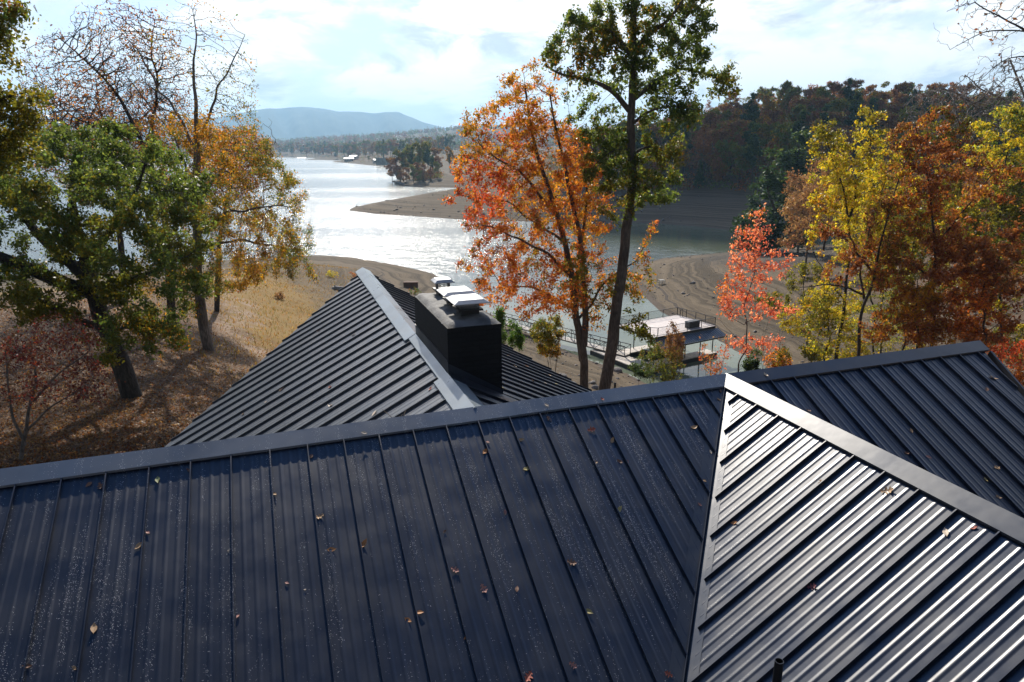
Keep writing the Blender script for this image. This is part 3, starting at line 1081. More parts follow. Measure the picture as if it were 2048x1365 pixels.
def build_tree(name, limbs, blobs, natt, nleaf, lsize, mixes, bark, seed, label=None, cat='tree', group=None, step=0.42, kill=0.75, infl=5.0, tip=0.007,
               spread=0.22, up=0.05, leaf=None, droop=0.35, leaf_tips=3, hollow=0.35, jit=0.25, width=0.55, leafzone=None, trunkname='trunk', single=False, minr=0.0, cscale=1.6, clump=0.62, clump_s=0.55):
    rng = np.random.default_rng(seed)
    base = np.array(limbs[0][0][0], float)
    nodes, par, rr = poly_nodes(limbs, step)
    att = blob_points(blobs, natt, rng, hollow)
    P, par = grow(att, nodes, par, step, kill, infl, 120, up, jit, rng)
    r, tips = radii(par, tip)
    r[:len(rr)] = np.maximum(np.array(rr), np.minimum(r[:len(rr)], np.array(rr) * 1.5))
    for i in range(len(rr), len(par)):
        r[i] = min(r[i], r[par[i]] * 0.92) if par[i] >= 0 else r[i]
    r = np.maximum(r, minr)
    root = empty(name, tuple(base), label=label, cat=cat, group=group)
    P0 = P - base
    ch = np.array([i for i in range(len(par)) if par[i] >= 0])
    pa = par[ch]
    vv, ff, off = [], [], 0
    thick = r[pa]
    for lo, hi, k in ((0, 0.014, 3), (0.014, 0.05, 5), (0.05, 9, 10)):
        m_ = (thick >= lo) & (thick < hi)
        if m_.any():
            rp = np.minimum(r[pa[m_]], r[ch[m_]] * 1.6) if lo < 0.05 else r[pa[m_]]
            rp = np.where(ch[m_] < len(rr), r[pa[m_]], np.minimum(r[pa[m_]], r[ch[m_]] * 1.35))
            v, f = frusta(P0[pa[m_]], P0[ch[m_]], rp, r[ch[m_]], k)
            vv.append(v)
            ff.append(f + off)
            off += len(v)
    mesh_obj(trunkname, np.concatenate(vv), np.concatenate(ff), bark, root, smooth=True)
    if nleaf:
        cand = np.where((tips <= leaf_tips) & (np.arange(len(par)) >= len(rr)))[0]
        # only some of the twigs carry leaves: clumps with gaps between
        cn_ = noise3(P[cand], clump_s, seed + 5) + rng.normal(0, .55, len(cand))
        cand = cand[cn_ > np.quantile(cn_, 1 - clump)]
        if leafzone is not None:
            wt = leafzone(P[cand])
            wt = wt / wt.sum()
            pick = rng.choice(cand, nleaf, p=wt)
        else:
            pick = rng.choice(cand, nleaf)
        q = P[pick] + rng.normal(0, spread, (nleaf, 3))
        q = q + (P[par[pick]] - P[pick]) * rng.uniform(0, 1, (nleaf, 1))
        sz = lsize * np.clip(rng.lognormal(0, 0.36, nleaf), 0.4, 2.0)
        v, f = leaf_quads(q - base, sz, rng, droop, width)
        o = mesh_obj('crown', v, f, leaf or M_LEAF, root)
        mx = [(pl, (wf(q) if callable(wf) else wf)) for pl, wf in mixes]
        set_cols(o, np.repeat(colours(q, mx, seed, cscale, rng), 4, 0))
    return root


def grounded(px, py, Y, dz_=-0.15):
    p = T(px, py, Y)
    return np.array([p[0], p[1], gz(p[0], p[1]) + dz_])


def base_at(px, py):
    """where the ray through the pixel meets the ground"""
    r = ray(px, py)
    lo, hi = 8.0, 200.0
    t = 8.0
    while t < 400:
        p = r * t
        if HC + p[2] < gz(p[0], p[1]):
            break
        t *= 1.01
    return np.array([p[0], p[1], gz(p[0], p[1]) - 0.1])


# big green oak on the left bank
bA = base_at(265, 795)
YA = bA[1]
build_tree('oak_tree', [
    ([bA, T(232, 700, YA), T(205, 640, YA + .2), T(185, 575, YA + .3), T(170, 520, YA + .4)], 0.42, 0.30),
    ([T(205, 655, YA), T(150, 640, YA - 1), T(80, 600, YA - 2.2)], 0.18, 0.06),
    ([T(180, 585, YA + .3), T(110, 560, YA), T(40, 530, YA - .3), T(-40, 500, YA - .5)], 0.30, 0.20),
    ([T(178, 560, YA + .3), T(110, 500, YA + 1), T(60, 450, YA + 1.5), T(20, 380, YA + 1.8), T(-10, 300, YA + 2)], 0.26, 0.08),
    ([T(170, 520, YA + .4), T(150, 440, YA + .8), T(140, 370, YA + 1.2), T(150, 310, YA + 1.5)], 0.22, 0.07),
    ([T(172, 530, YA + .4), T(230, 450, YA), T(270, 390, YA - .5), T(290, 330, YA - .7)], 0.18, 0.05),
    ([T(190, 600, YA + .3), T(260, 560, YA - 1), T(320, 540, YA - 1.6)], 0.12, 0.04), ([T(214, 670, YA), T(270, 650, YA - 1.2), T(340, 655, YA - 1.8)], 0.08, 0.025)],
    [px_blob(120, 350, 150, 90, YA + 1, 4.80), px_blob(290, 370, 110, 80, YA - .5, 3.90), px_blob(60, 450, 110, 70, YA + .5, 4.50), px_blob(300, 480, 110, 70, YA - 1, 3.60),
     px_blob(350, 430, 60, 80, YA - 1, 2.70), px_blob(210, 560, 70, 40, YA, 3.00), px_blob(90, 600, 100, 45, YA - 1.5, 3.30), px_blob(300, 630, 85, 50, YA - 1.5, 2.70), px_blob(150, 290, 110, 40, YA + 1, 3.60), px_blob(250, 690, 60, 45, YA - 1.5, 1.95), px_blob(340, 670, 55, 40, YA - 1.5, 1.95), px_blob(180, 620, 70, 40, YA - 2, 2.10), px_blob(30, 560, 80, 60, YA - 1, 3.00), px_blob(395, 500, 35, 40, YA - 1.5, 1.6), px_blob(210, 262, 50, 28, YA, 1.6), px_blob(70, 268, 50, 28, YA + 1, 1.8), px_blob(330, 300, 45, 28, YA - 1, 1.6), px_blob(-50, 400, 60, 60, YA, 2.5), px_blob(370, 560, 50, 60, YA - 1.5, 2.40)],
    3800, 86000, 0.115, [(GREEN, 1.0), (OLIVE, 0.42), (GOLD, 0.04)], M_BARK_DARK, 3, 'big leaning oak with dense dark green leaves on the left bank', step=0.3, kill=0.5, infl=3, spread=0.14, clump=0.46, clump_s=1.0)

# golden beech next to it
bB = base_at(418, 702)
YB = bB[1]
hot = lambda q: 0.15 + 1.6 * sm(0, 9, q[:, 2] - (bB[2] + 6)) + 0.25 * sm(-12, -7, q[:, 0])
build_tree('beech_tree', [
    ([bB, T(404, 640, YB), T(396, 560, YB), T(393, 470, YB), T(392, 380, YB), T(395, 290, YB)], 0.34, 0.20),
    ([T(395, 300, YB), T(392, 220, YB), T(385, 150, YB + .3), T(395, 80, YB + .5), T(385, 20, YB + .6)], 0.15, 0.012),
    ([T(395, 280, YB), T(430, 200, YB - .6), T(465, 120, YB - 1), T(490, 70, YB - 1.2)], 0.10, 0.012),
    ([T(393, 300, YB), T(340, 210, YB + .7), T(300, 140, YB + 1.2), T(240, 60, YB + 1.5)], 0.10, 0.012),
    ([T(393, 390, YB), T(350, 280, YB - .6), T(310, 220, YB - 1), T(250, 150, YB - 1.3)], 0.08, 0.012),
    ([T(393, 470, YB), T(450, 430, YB - 1.2), T(520, 410, YB - 2), T(580, 415, YB - 2.5)], 0.11, 0.03),
    ([T(393, 500, YB), T(450, 480, YB + 1), T(530, 490, YB + 1.5), T(600, 500, YB + 1.6)], 0.10, 0.03),
    ([T(392, 410, YB), T(440, 340, YB + 1.2), T(500, 300, YB + 2), T(545, 290, YB + 2.3)], 0.10, 0.03)],
    [px_blob(430, 300, 125, 70, YB, 5.25), px_blob(380, 340, 70, 80, YB + 1, 3.75), px_blob(560, 420, 60, 60, YB, 3.30), px_blob(330, 520, 60, 70, YB + 1, 3), px_blob(600, 555, 45, 22, YB, 2), px_blob(350, 600, 50, 50, YB - 1, 2), px_blob(500, 250, 50, 40, YB, 2), px_blob(590, 500, 40, 30, YB, 2.25), px_blob(490, 390, 110, 80, YB, 4.80), px_blob(520, 480, 100, 60, YB, 4.50), px_blob(440, 530, 130, 55, YB, 4.80), px_blob(560, 540, 60, 25, YB, 3.00),
     px_blob(380, 430, 70, 90, YB + 1.5, 3.75), px_blob(400, 110, 100, 100, YB, 3.75, 38000), px_blob(270, 120, 100, 75, YB + 1.0, 3.30, 24000), px_blob(470, 170, 50, 60, YB - 1, 2.10, 14000)],
    4600, 80000, 0.10, [(GREEN, 0.55), (OLIVE, 1.0), (YELLOW, 0.25), (GOLD, lambda q: 0.55 + hot(q)), (ORANGE, lambda q: 0.28 * hot(q))], M_BARK_GREY, 5,
    'golden and orange beech with bare upper branches beside the green oak', step=0.28, kill=0.42, infl=3, spread=0.15, clump=0.55, clump_s=0.7, tip=0.0085,
    leafzone=lambda P: 0.075 + sm(HC + 3.4, HC - 0.5, P[:, 2]), cscale=2.2)

# nearly bare trees behind the oak
for (bx, Yb, limbs_px, blob, nl, sd, lab) in (
    (330, 46, [[(330, 420), (300, 330), (270, 250), (230, 180), (160, 110), (110, 70)], [(310, 350), (230, 290), (160, 240), (90, 190)], [(290, 300), (320, 200), (300, 110), (310, 40)]],
     [(170, 170, 115, 95, 3.0), (290, 140, 85, 100, 2.6), (200, 280, 130, 55, 3.0), (240, 60, 90, 50, 2.2)], 6500, 21, 'nearly bare tree with rust leaves and swept branches behind the oak'),
    (240, 52, [[(240, 460), (235, 360), (215, 280), (200, 220), (190, 150)], [(230, 330), (160, 280), (110, 230), (70, 180)], [(225, 300), (290, 240), (330, 180)]],
     [(150, 240, 100, 70, 4), (270, 240, 110, 70, 4), (220, 330, 140, 60, 4)], 12000, 22, 'thin tree with a haze of brown leaves behind the oak, farther back'),
    (425, 60, [[(440, 440), (465, 380), (462, 330), (470, 270)]], [(470, 320, 70, 60, 3.5), (440, 370, 60, 40, 3)], 16000, 23, 'orange brown tree showing through the beech from behind')):
    b0 = grounded(bx, 560, Yb)
    lm = []
    for k, l in enumerate(limbs_px):
        pts = [T(x, y, Yb + 0.6 * (k - 1)) for x, y in l]
        if k == 0:
            pts = [b0] + pts
        lm.append((pts, 0.20 if k == 0 else 0.085, 0.015))
    build_tree('bare_tree', lm, [px_blob(x, y, rx, ry, Yb, rd) for x, y, rx, ry, rd in blob], 5600, nl, 0.12, [(RUST, 1), (GOLD, 0.35), (BROWN, 1.2)], M_BARK_DARK, sd, lab,
               step=0.34, kill=0.34, infl=4, spread=0.22, tip=0.0125, up=0.25, hollow=0.1)

# crown of a near tree entering on the left edge
b0 = grounded(-260, 900, 19.0)
build_tree('oak_tree', [([b0, T(-170, 500, 19), T(-150, 300, 19), T(-120, 120, 19), T(-110, -100, 19)], 0.30, 0.12), ([T(-150, 330, 19), T(-80, 280, 19), T(-10, 200, 19), T(30, 190, 19)], 0.10, 0.03),
                        ([T(-130, 200, 19), T(-60, 120, 19), T(0, 60, 19)], 0.09, 0.02), ([T(-160, 400, 19), T(-60, 330, 19), T(20, 270, 19), T(60, 250, 19)], 0.09, 0.02)],
    [px_blob(-40, 100, 70, 60, 19, 1.2), px_blob(-20, 220, 100, 55, 19, 1.4), px_blob(20, 190, 65, 40, 19, 1.2), px_blob(-60, 20, 100, 50, 19, 1.2), px_blob(10, 25, 45, 22, 19, 0.8), px_blob(-30, 300, 80, 50, 19, 1.3)],
    1100, 17000, 0.10, [(GREEN, 1.0), (OLIVE, 0.5), (RUST, lambda q: 0.02 + 1.2 * sm(HC + 3.1, HC + 3.9, q[:, 2]))], M_BARK_DARK, 9, 'olive green oak whose crown enters at the left edge above the lawn',
    step=0.25, kill=0.4, infl=2.5, spread=0.15)

# red dogwood below the oak
bD = base_at(40, 925)
YD = bD[1]
build_tree('dogwood_tree', [([bD, T(52, 860, YD), T(75, 780, YD), T(60, 700, YD + .3)], 0.07, 0.025), ([T(50, 890, YD), T(20, 800, YD), T(10, 700, YD + .2)], 0.05, 0.02),
                            ([T(55, 860, YD), T(110, 810, YD - .3), T(170, 770, YD - .5)], 0.045, 0.012), ([T(70, 800, YD), T(130, 740, YD + .3), T(180, 700, YD + .6)], 0.04, 0.012)],
    [px_blob(70, 690, 100, 35, YD, 1.6), px_blob(140, 680, 60, 25, YD, 1.3), px_blob(100, 760, 110, 40, YD, 1.6), px_blob(190, 790, 40, 22, YD - .5, 1), px_blob(20, 750, 50, 60, YD, 1.2), px_blob(120, 640, 60, 14, YD, 1)],
    1500, 5200, 0.07, [(MAROON, 1.0), (RED, 0.12), (BROWN, 0.2)], M_BARK_GREY, 13, 'small dark red dogwood on the lawn below the oak', step=0.2, kill=0.3, infl=2, spread=0.11, tip=0.005)

# orange maple, two stems, right of the chimney
YF = 37.0
bF = grounded(1168, 800, YF)
redl = lambda q: 0.25 + 1.3 * sm(1.0, -3.2, q[:, 0] - T(1090, 400, YF)[0])
build_tree('maple_tree', [
    ([bF, T(1170, 770, YF), T(1166, 700, YF), T(1155, 650, YF), T(1143, 560, YF), T(1130, 480, YF), T(1105, 400, YF), T(1080, 330, YF + .3), T(1060, 250, YF + .5), T(1050, 170, YF + .6)], 0.30, 0.05),
    ([T(1168, 690, YF), T(1172, 620, YF - .3), T(1165, 540, YF - .5), T(1155, 440, YF - .6), T(1130, 340, YF - .8), T(1110, 250, YF - 1), T(1100, 190, YF - 1.1)], 0.20, 0.04),
    ([T(1163, 720, YF + .2), T(1150, 620, YF + .8), T(1160, 500, YF + 1.2), T(1175, 400, YF + 1.5), T(1170, 320, YF + 1.6)], 0.16, 0.04),
    ([T(1140, 550, YF), T(1080, 500, YF - .8), T(1010, 460, YF - 1.4), T(960, 450, YF - 1.8)], 0.09, 0.03),
    ([T(1110, 420, YF), T(1030, 340, YF - 1), T(960, 290, YF - 1.5)], 0.09, 0.03),
    ([T(1150, 620, YF), T(1080, 580, YF + .8), T(1000, 570, YF + 1.4)], 0.08, 0.03),
    ([T(1155, 640, YF), T(1220, 560, YF + .6), T(1270, 520, YF + .9), T(1310, 450, YF + 1)], 0.08, 0.02),
    ([T(1132, 490, YF), T(1060, 430, YF + 1.5), T(990, 400, YF + 2.2), T(920, 390, YF + 2.4)], 0.08, 0.02)],
    [px_blob(1060, 200, 65, 70, YF, 3.00), px_blob(1000, 260, 85, 60, YF, 3.25), px_blob(1090, 330, 110, 90, YF, 4.25), px_blob(970, 340, 75, 60, YF, 3.25), px_blob(930, 390, 55, 28, YF, 2.00),
     px_blob(1050, 440, 130, 70, YF, 4.25), px_blob(1180, 430, 50, 90, YF + 1, 2.50), px_blob(1010, 530, 95, 55, YF, 3.75), px_blob(1120, 560, 105, 70, YF, 3.75), px_blob(1200, 560, 50, 60, YF, 2.75),
     px_blob(1040, 600, 85, 35, YF, 3.00), px_blob(1270, 560, 40, 60, YF, 2.00), px_blob(1312, 455, 16, 42, YF, 0.88), px_blob(1290, 505, 25, 22, YF, 1.00), px_blob(1200, 630, 35, 25, YF, 1.50), px_blob(980, 600, 45, 20, YF, 1.62)],
    3800, 56000, 0.12, [(ORANGE, 1.0), (GOLD, lambda q: 1.0 - 0.3 * redl(q)), (RED, lambda q: 0.24 * redl(q)), (OLIVE, lambda q: 0.5 - 0.2 * redl(q))], M_BARK, 31, 'orange maple with three slim stems right of the chimney',
    step=0.30, kill=0.48, infl=3.5, spread=0.125, tip=0.007, clump=0.7)

# tall green oak in front of the maple
YG = 35.5
bG = grounded(1200, 800, YG)
build_tree('oak_tree', [
    ([bG, T(1207, 790, YG), T(1222, 700, YG), T(1236, 600, YG), T(1248, 500, YG), T(1262, 400, YG), T(1264, 320, YG), T(1262, 230, YG), T(1266, 130, YG), T(1268, 40, YG), T(1265, -80, YG)], 0.37, 0.12),
    ([T(1257, 220, YG), T(1225, 180, YG - .3), T(1180, 160, YG - .6), T(1120, 150, YG - .8), T(1090, 130, YG - .9)], 0.14, 0.04),
    ([T(1266, 200, YG), T(1300, 170, YG + .5), T(1360, 140, YG + 1), T(1430, 150, YG + 1.2), T(1470, 180, YG + 1.2)], 0.12, 0.03),
    ([T(1266, 120, YG), T(1235, 70, YG + .4), T(1190, 50, YG + .7), T(1130, 40, YG + 1)], 0.11, 0.03),
    ([T(1267, 100, YG), T(1310, 60, YG - .6), T(1360, 10, YG - 1), T(1390, -40, YG - 1)], 0.11, 0.03),
    ([T(1264, 250, YG), T(1300, 220, YG - .8), T(1350, 215, YG - 1.2), T(1400, 220, YG - 1.4)], 0.08, 0.02),
    ([T(1264, 310, YG), T(1300, 290, YG), T(1340, 300, YG)], 0.07, 0.02),
    ([T(1232, 640, YG), T(1250, 660, YG - .3), T(1275, 665, YG - .5)], 0.035, 0.012),
    ([T(1262, 300, YG), T(1225, 300, YG - 1), T(1190, 330, YG - 1.4)], 0.05, 0.02)],
    [px_blob(1150, 110, 62, 60, YG, 2), px_blob(1200, 60, 60, 45, YG, 2), px_blob(1180, 25, 30, 25, YG, 1), px_blob(1270, -10, 60, 40, YG, 1.5), px_blob(1350, 40, 65, 70, YG, 2), px_blob(1320, 130, 80, 70, YG, 2.2),
     px_blob(1390, 140, 40, 50, YG, 1.4), px_blob(1450, 160, 35, 35, YG + 1, 0.9), px_blob(1440, 200, 20, 20, YG + 1, .6), px_blob(1320, 220, 70, 50, YG, 1.8), px_blob(1200, 170, 60, 45, YG, 1.6), px_blob(1140, 190, 30, 50, YG, 1.2),
     px_blob(1215, 250, 40, 60, YG, 1.5), px_blob(1320, 310, 60, 60, YG, 1.6), px_blob(1210, 340, 55, 50, YG, 1.6), px_blob(1240, 400, 60, 45, YG + .5, 1.6), px_blob(1320, 370, 50, 45, YG, 1.4), px_blob(1340, 260, 60, 50, YG, 1.6), px_blob(1180, 240, 50, 50, YG + .5, 1.4), px_blob(1390, 60, 40, 60, YG, 1.4), px_blob(1240, 100, 50, 60, YG, 1.6), px_blob(1265, 640, 38, 34, YG - .3, .9), px_blob(1285, 680, 26, 24, YG - .3, .7), px_blob(1260, 690, 20, 20, YG - .3, .6)],
    3400, 44000, 0.14, [(GREEN, 1.0), (OLIVE, 0.4), (GOLD, 0.03)], M_BARK, 37, 'tall green oak with a bare dark trunk in front of the orange maple', step=0.30, kill=0.46, infl=3.0, spread=0.125, tip=0.007, clump=0.6, clump_s=0.8)

# slim red maple by the boat dock
YI = 42.0
bI = grounded(1478, 760, YI)
build_tree('red_maple_tree', [
    ([bI, T(1482, 730, YI), T(1492, 650, YI), T(1502, 560, YI), T(1512, 480, YI), T(1524, 415, YI)], 0.075, 0.012),
    ([T(1488, 650, YI), T(1455, 630, YI - .2), T(1435, 585, YI - .3)], 0.022, 0.008), ([T(1490, 645, YI), T(1540, 625, YI - .4), T(1595, 620, YI - .6)], 0.025, 0.008),
    ([T(1484, 690, YI), T(1440, 640, YI + .4)], 0.02, 0.008), ([T(1486, 680, YI), T(1550, 680, YI + .2), T(1600, 675, YI + .4)], 0.02, 0.008)],
    [px_blob(1510, 470, 45, 50, YI, 1.2), px_blob(1505, 540, 55, 45, YI, 1.5), px_blob(1470, 520, 25, 40, YI, 1), px_blob(1550, 530, 40, 30, YI, 1.0), px_blob(1582, 505, 12, 22, YI, .5), px_blob(1470, 610, 45, 40, YI, 1.4),
     px_blob(1540, 620, 55, 30, YI, 1.4), px_blob(1520, 690, 75, 20, YI, 1.4), px_blob(1524, 425, 16, 22, YI, .5), px_blob(1490, 580, 50, 30, YI, 1.3)],
    900, 4600, 0.15, [([(0.62, 0.19, 0.13), (0.66, 0.26, 0.18), (0.52, 0.12, 0.09)], 1.0), (ORANGE, 0.2)], M_BARK_GREY, 41, 'slim salmon red maple sapling right of the boat dock', step=0.24, kill=0.42, infl=2.5, spread=0.13, tip=0.005, droop=0.6)

# yellow tree, rust oaks and what stands round them on the right
YJ = 46.0
bJ = grounded(1668, 760, YJ)
build_tree('hickory_tree', [
    ([bJ, T(1672, 720, YJ), T(1690, 600, YJ), T(1700, 500, YJ), T(1695, 400, YJ), T(1665, 320, YJ), T(1650, 270, YJ)], 0.17, 0.03),
    ([T(1698, 440, YJ), T(1720, 360, YJ + .5), T(1740, 280, YJ + .8), T(1735, 215, YJ + 1)], 0.10, 0.02), ([T(1700, 520, YJ), T(1750, 430, YJ - .5), T(1775, 350, YJ - .8)], 0.08, 0.02),
    ([T(1690, 600, YJ), T(1640, 540, YJ - .6), T(1625, 500, YJ - .8)], 0.05, 0.02)],
    [px_blob(1650, 300, 40, 60, YJ, 1.6), px_blob(1690, 360, 70, 60, YJ, 2.4), px_blob(1740, 290, 50, 50, YJ, 1.8), px_blob(1730, 235, 20, 22, YJ, .8), px_blob(1770, 240, 25, 25, YJ, .8), px_blob(1720, 430, 60, 60, YJ, 2.2), px_blob(1640, 410, 30, 40, YJ, 1.2),
     px_blob(1630, 470, 22, 40, YJ, .9), px_blob(1665, 520, 35, 25, YJ, 1.2), px_blob(1790, 360, 40, 60, YJ, 1.8), px_blob(1620, 620, 60, 25, YJ, 1.4), px_blob(1700, 620, 30, 60, YJ, 1.4)],
    1900, 21000, 0.14, [(YELLOW, 1.2), (OLIVE, 0.35), (GOLD, 0.2)], M_BARK_DARK, 43, 'bright yellow hickory left of the rust brown oaks', step=0.30, kill=0.46, infl=3.2, spread=0.125)
YK = 40.0
for (bx, limbs_px, blobs, nl, sd, lab) in (
    (1712, [[(1718, 700), (1722, 620), (1748, 560), (1765, 470), (1790, 380), (1820, 300)], [(1728, 600), (1722, 520), (1740, 450)], [(1750, 550), (1700, 480), (1640, 440)], [(1728, 590), (1680, 570), (1600, 575)]],
     [(1790, 450, 60, 70, 1.8), (1740, 520, 70, 30, 1.6), (1690, 540, 60, 22, 1.2), (1800, 330, 40, 50, 1.4), (1780, 540, 60, 40, 1.6), (1670, 470, 40, 20, 1)], 10000, 51, 'thin rust leaved oak leaning right, left one of the two'),
    (1866, [[(1868, 660), (1868, 560), (1870, 480), (1862, 400), (1850, 320), (1830, 250)], [(1868, 500), (1920, 430), (1960, 380), (2000, 330)], [(1868, 560), (1810, 520), (1770, 520)], [(1866, 620), (1930, 560), (1990, 560)], [(1866, 640), (1800, 640), (1760, 670)]],
     [(1840, 290, 60, 60, 2), (1880, 370, 80, 60, 2.4), (1820, 400, 60, 60, 2), (1930, 330, 50, 40, 1.8), (1860, 480, 90, 60, 2.6), (1840, 570, 90, 50, 2.4), (1800, 650, 60, 40, 1.8), (1930, 500, 60, 60, 2.2), (1920, 620, 60, 50, 2), (2010, 400, 50, 50, 2), (1980, 560, 60, 50, 2)],
     25000, 53, 'large rust brown oak filling the right side behind the roof')):
    b0 = grounded(bx, 780, YK)
    lm = [(([b0] if k == 0 else []) + [T(x, y, YK + .4 * (k - 1)) for x, y in l], 0.15 if k == 0 else 0.07, 0.025) for k, l in enumerate(limbs_px)]
    build_tree('rust_oak_tree', lm, [px_blob(x, y, rx, ry, YK, rd) for x, y, rx, ry, rd in blobs], 2000, nl, 0.15, [(RUST, 1.3), (BROWN, 0.45), (GOLD, 0.15), (ORANGE, 0.12), (YELLOW, 0.12), (OLIVE, 0.12)], M_BARK_DARK, sd, lab,
               step=0.3, kill=0.52, infl=3.2, spread=0.13, width=0.45, droop=0.8, clump=0.5)
YL = 47.0
b0 = grounded(2010, 780, YL)
build_tree('hickory_tree', [([b0, T(2005, 650, YL), T(1995, 500, YL), T(2000, 400, YL), T(2015, 300, YL), T(2030, 230, YL)], 0.16, 0.03), ([T(1998, 540, YL), T(1950, 460, YL), T(1920, 410, YL)], 0.06, 0.02),
                            ([T(1998, 480, YL), T(2040, 430, YL), T(2080, 380, YL)], 0.06, 0.02)],
    [px_blob(1990, 300, 60, 60, YL, 2.4), px_blob(2040, 260, 60, 50, YL, 2.2), px_blob(2000, 440, 80, 70, YL, 2.6), px_blob(2040, 560, 70, 80, YL, 2.4), px_blob(1930, 440, 50, 50, YL, 2), px_blob(1960, 580, 60, 60, YL, 2.2), px_blob(2090, 400, 80, 90, YL, 2.6)],
    1900, 30000, 0.15, [(YELLOW, 0.9), (GREEN, 0.55), (OLIVE, 0.9)], M_BARK_DARK, 57, 'yellow green tree at the right edge behind the rust oaks', step=0.32, kill=0.5, infl=3.4, spread=0.13)
for (bx, Yb, top, blobs, mixes, nl, sd, nm, lab) in (
    (1800, 52, (1835, 430), [(1830, 470, 55, 55, 2), (1790, 540, 50, 45, 2), (1850, 560, 55, 45, 2), (1815, 620, 60, 45, 2)], [(YELLOW, .8), (OLIVE, 1), (GREEN, .4)], 16000, 161, 'hickory_tree', 'yellow green tree showing through the middle of the rust oaks'),
    (1965, 36, (1970, 470), [(1985, 500, 55, 60, 1.8), (1940, 570, 60, 50, 1.8), (2020, 600, 60, 60, 1.8), (1965, 650, 60, 45, 1.8)], [(RUST, 1), (ORANGE, .35), (BROWN, .4)], 12000, 162, 'rust_oak_tree', 'smaller rust oak in front of the right edge, above the roof end'),
    (1620, 56, (1605, 520), [(1610, 560, 40, 40, 1.6), (1640, 620, 45, 40, 1.6), (1590, 640, 40, 30, 1.6)], [(OLIVE, 1), (YELLOW, .7), (GOLD, .3)], 7000, 163, 'young_hickory_tree', 'thin olive yellow young tree just right of the slim red maple'),
    (1760, 60, (1770, 480), [(1765, 560, 60, 50, 2), (1740, 640, 60, 40, 2), (1800, 680, 60, 35, 2)], [(OLIVE, 1), (GREEN, .5), (YELLOW, .5)], 8000, 164, 'young_hickory_tree', 'olive young tree low between the dark trunks on the right'),
    (1655, 44, (1648, 560), [(1660, 610, 45, 40, 1.6), (1640, 670, 50, 40, 1.6), (1690, 690, 50, 35, 1.6)], [(YELLOW, .7), (OLIVE, 1), (ORANGE, .2)], 4000, 166, 'young_hickory_tree', 'small olive gold tree between the red maple and the first dark trunk'),
    (1830, 38, (1835, 560), [(1830, 600, 55, 40, 1.5), (1790, 640, 50, 35, 1.4), (1870, 660, 55, 35, 1.5), (1740, 670, 40, 25, 1.2)], [(RUST, 1), (BROWN, .5), (GOLD, .3)], 7000, 167, 'rust_oak_tree', 'low rust oak sapling just over the roof ridge between the dark trunks'),
    (1925, 55, (1920, 250), [(1925, 300, 60, 60, 2.2), (1890, 250, 50, 45, 2), (1960, 360, 60, 60, 2.2), (1900, 420, 60, 60, 2.2)], [(RUST, .5), (OLIVE, 1), (YELLOW, .4), (BROWN, .4)], 18000, 168, 'oak_tree', 'tall olive brown oak rising behind the large rust oak'),
    (1745, 62, (1740, 330), [(1745, 400, 50, 60, 2), (1710, 470, 50, 50, 2), (1770, 470, 50, 60, 2)], [(YELLOW, .8), (OLIVE, 1), (TAN, .4)], 12000, 169, 'hickory_tree', 'paler yellow tree standing close behind the bright yellow hickory'),
    (2060, 50, (2050, 300), [(2040, 340, 60, 60, 2.2), (2010, 250, 50, 40, 2), (2060, 470, 60, 80, 2.2), (2000, 690, 60, 40, 2)], [(GREEN, 1), (OLIVE, .7), (YELLOW, .35)], 20000, 165, 'oak_tree', 'green tree cut by the right edge behind the yellow green one')):
    b0 = grounded(bx, 780, Yb)
    lm = [([b0, T(bx + 4, 700, Yb), T((bx + top[0]) / 2, (700 + top[1]) / 2, Yb), T(top[0], top[1], Yb)], 0.11, 0.02)]
    build_tree(nm, lm, [px_blob(x, y, rx, ry, Yb, rd) for x, y, rx, ry, rd in blobs], 1100, nl, 0.145, mixes, M_BARK_DARK, sd, lab, step=0.3, kill=0.45, infl=3.2, spread=0.13)
# bare grey tree spreading over the right edge
YM = 58.0
b0 = grounded(2120, 700, YM)
build_tree('bare_tree', [([b0, T(2100, 450, YM), T(2080, 300, YM), T(2060, 220, YM), T(2020, 120, YM)], 0.24, 0.04), ([T(2080, 300, YM), T(2000, 250, YM), T(1930, 240, YM), T(1860, 250, YM)], 0.10, 0.03),
                         ([T(2085, 330, YM), T(2000, 255, YM - 1), T(1940, 200, YM - 1), T(1880, 175, YM - 1)], 0.09, 0.03), ([T(2065, 230, YM), T(1980, 190, YM + 1), T(1930, 150, YM + 1)], 0.07, 0.02)],
    [px_blob(1930, 230, 110, 60, YM, 3.5), px_blob(2000, 190, 80, 60, YM, 3), px_blob(1880, 210, 60, 45, YM, 3)], 3600, 0, 0.1, [(BROWN, 1)], M_BARK_PALE, 61, 'bare pale grey tree with a mesh of twigs at the right edge',
    step=0.36, kill=0.38, infl=4, tip=0.020, up=0.0, hollow=0.05, jit=0.4)
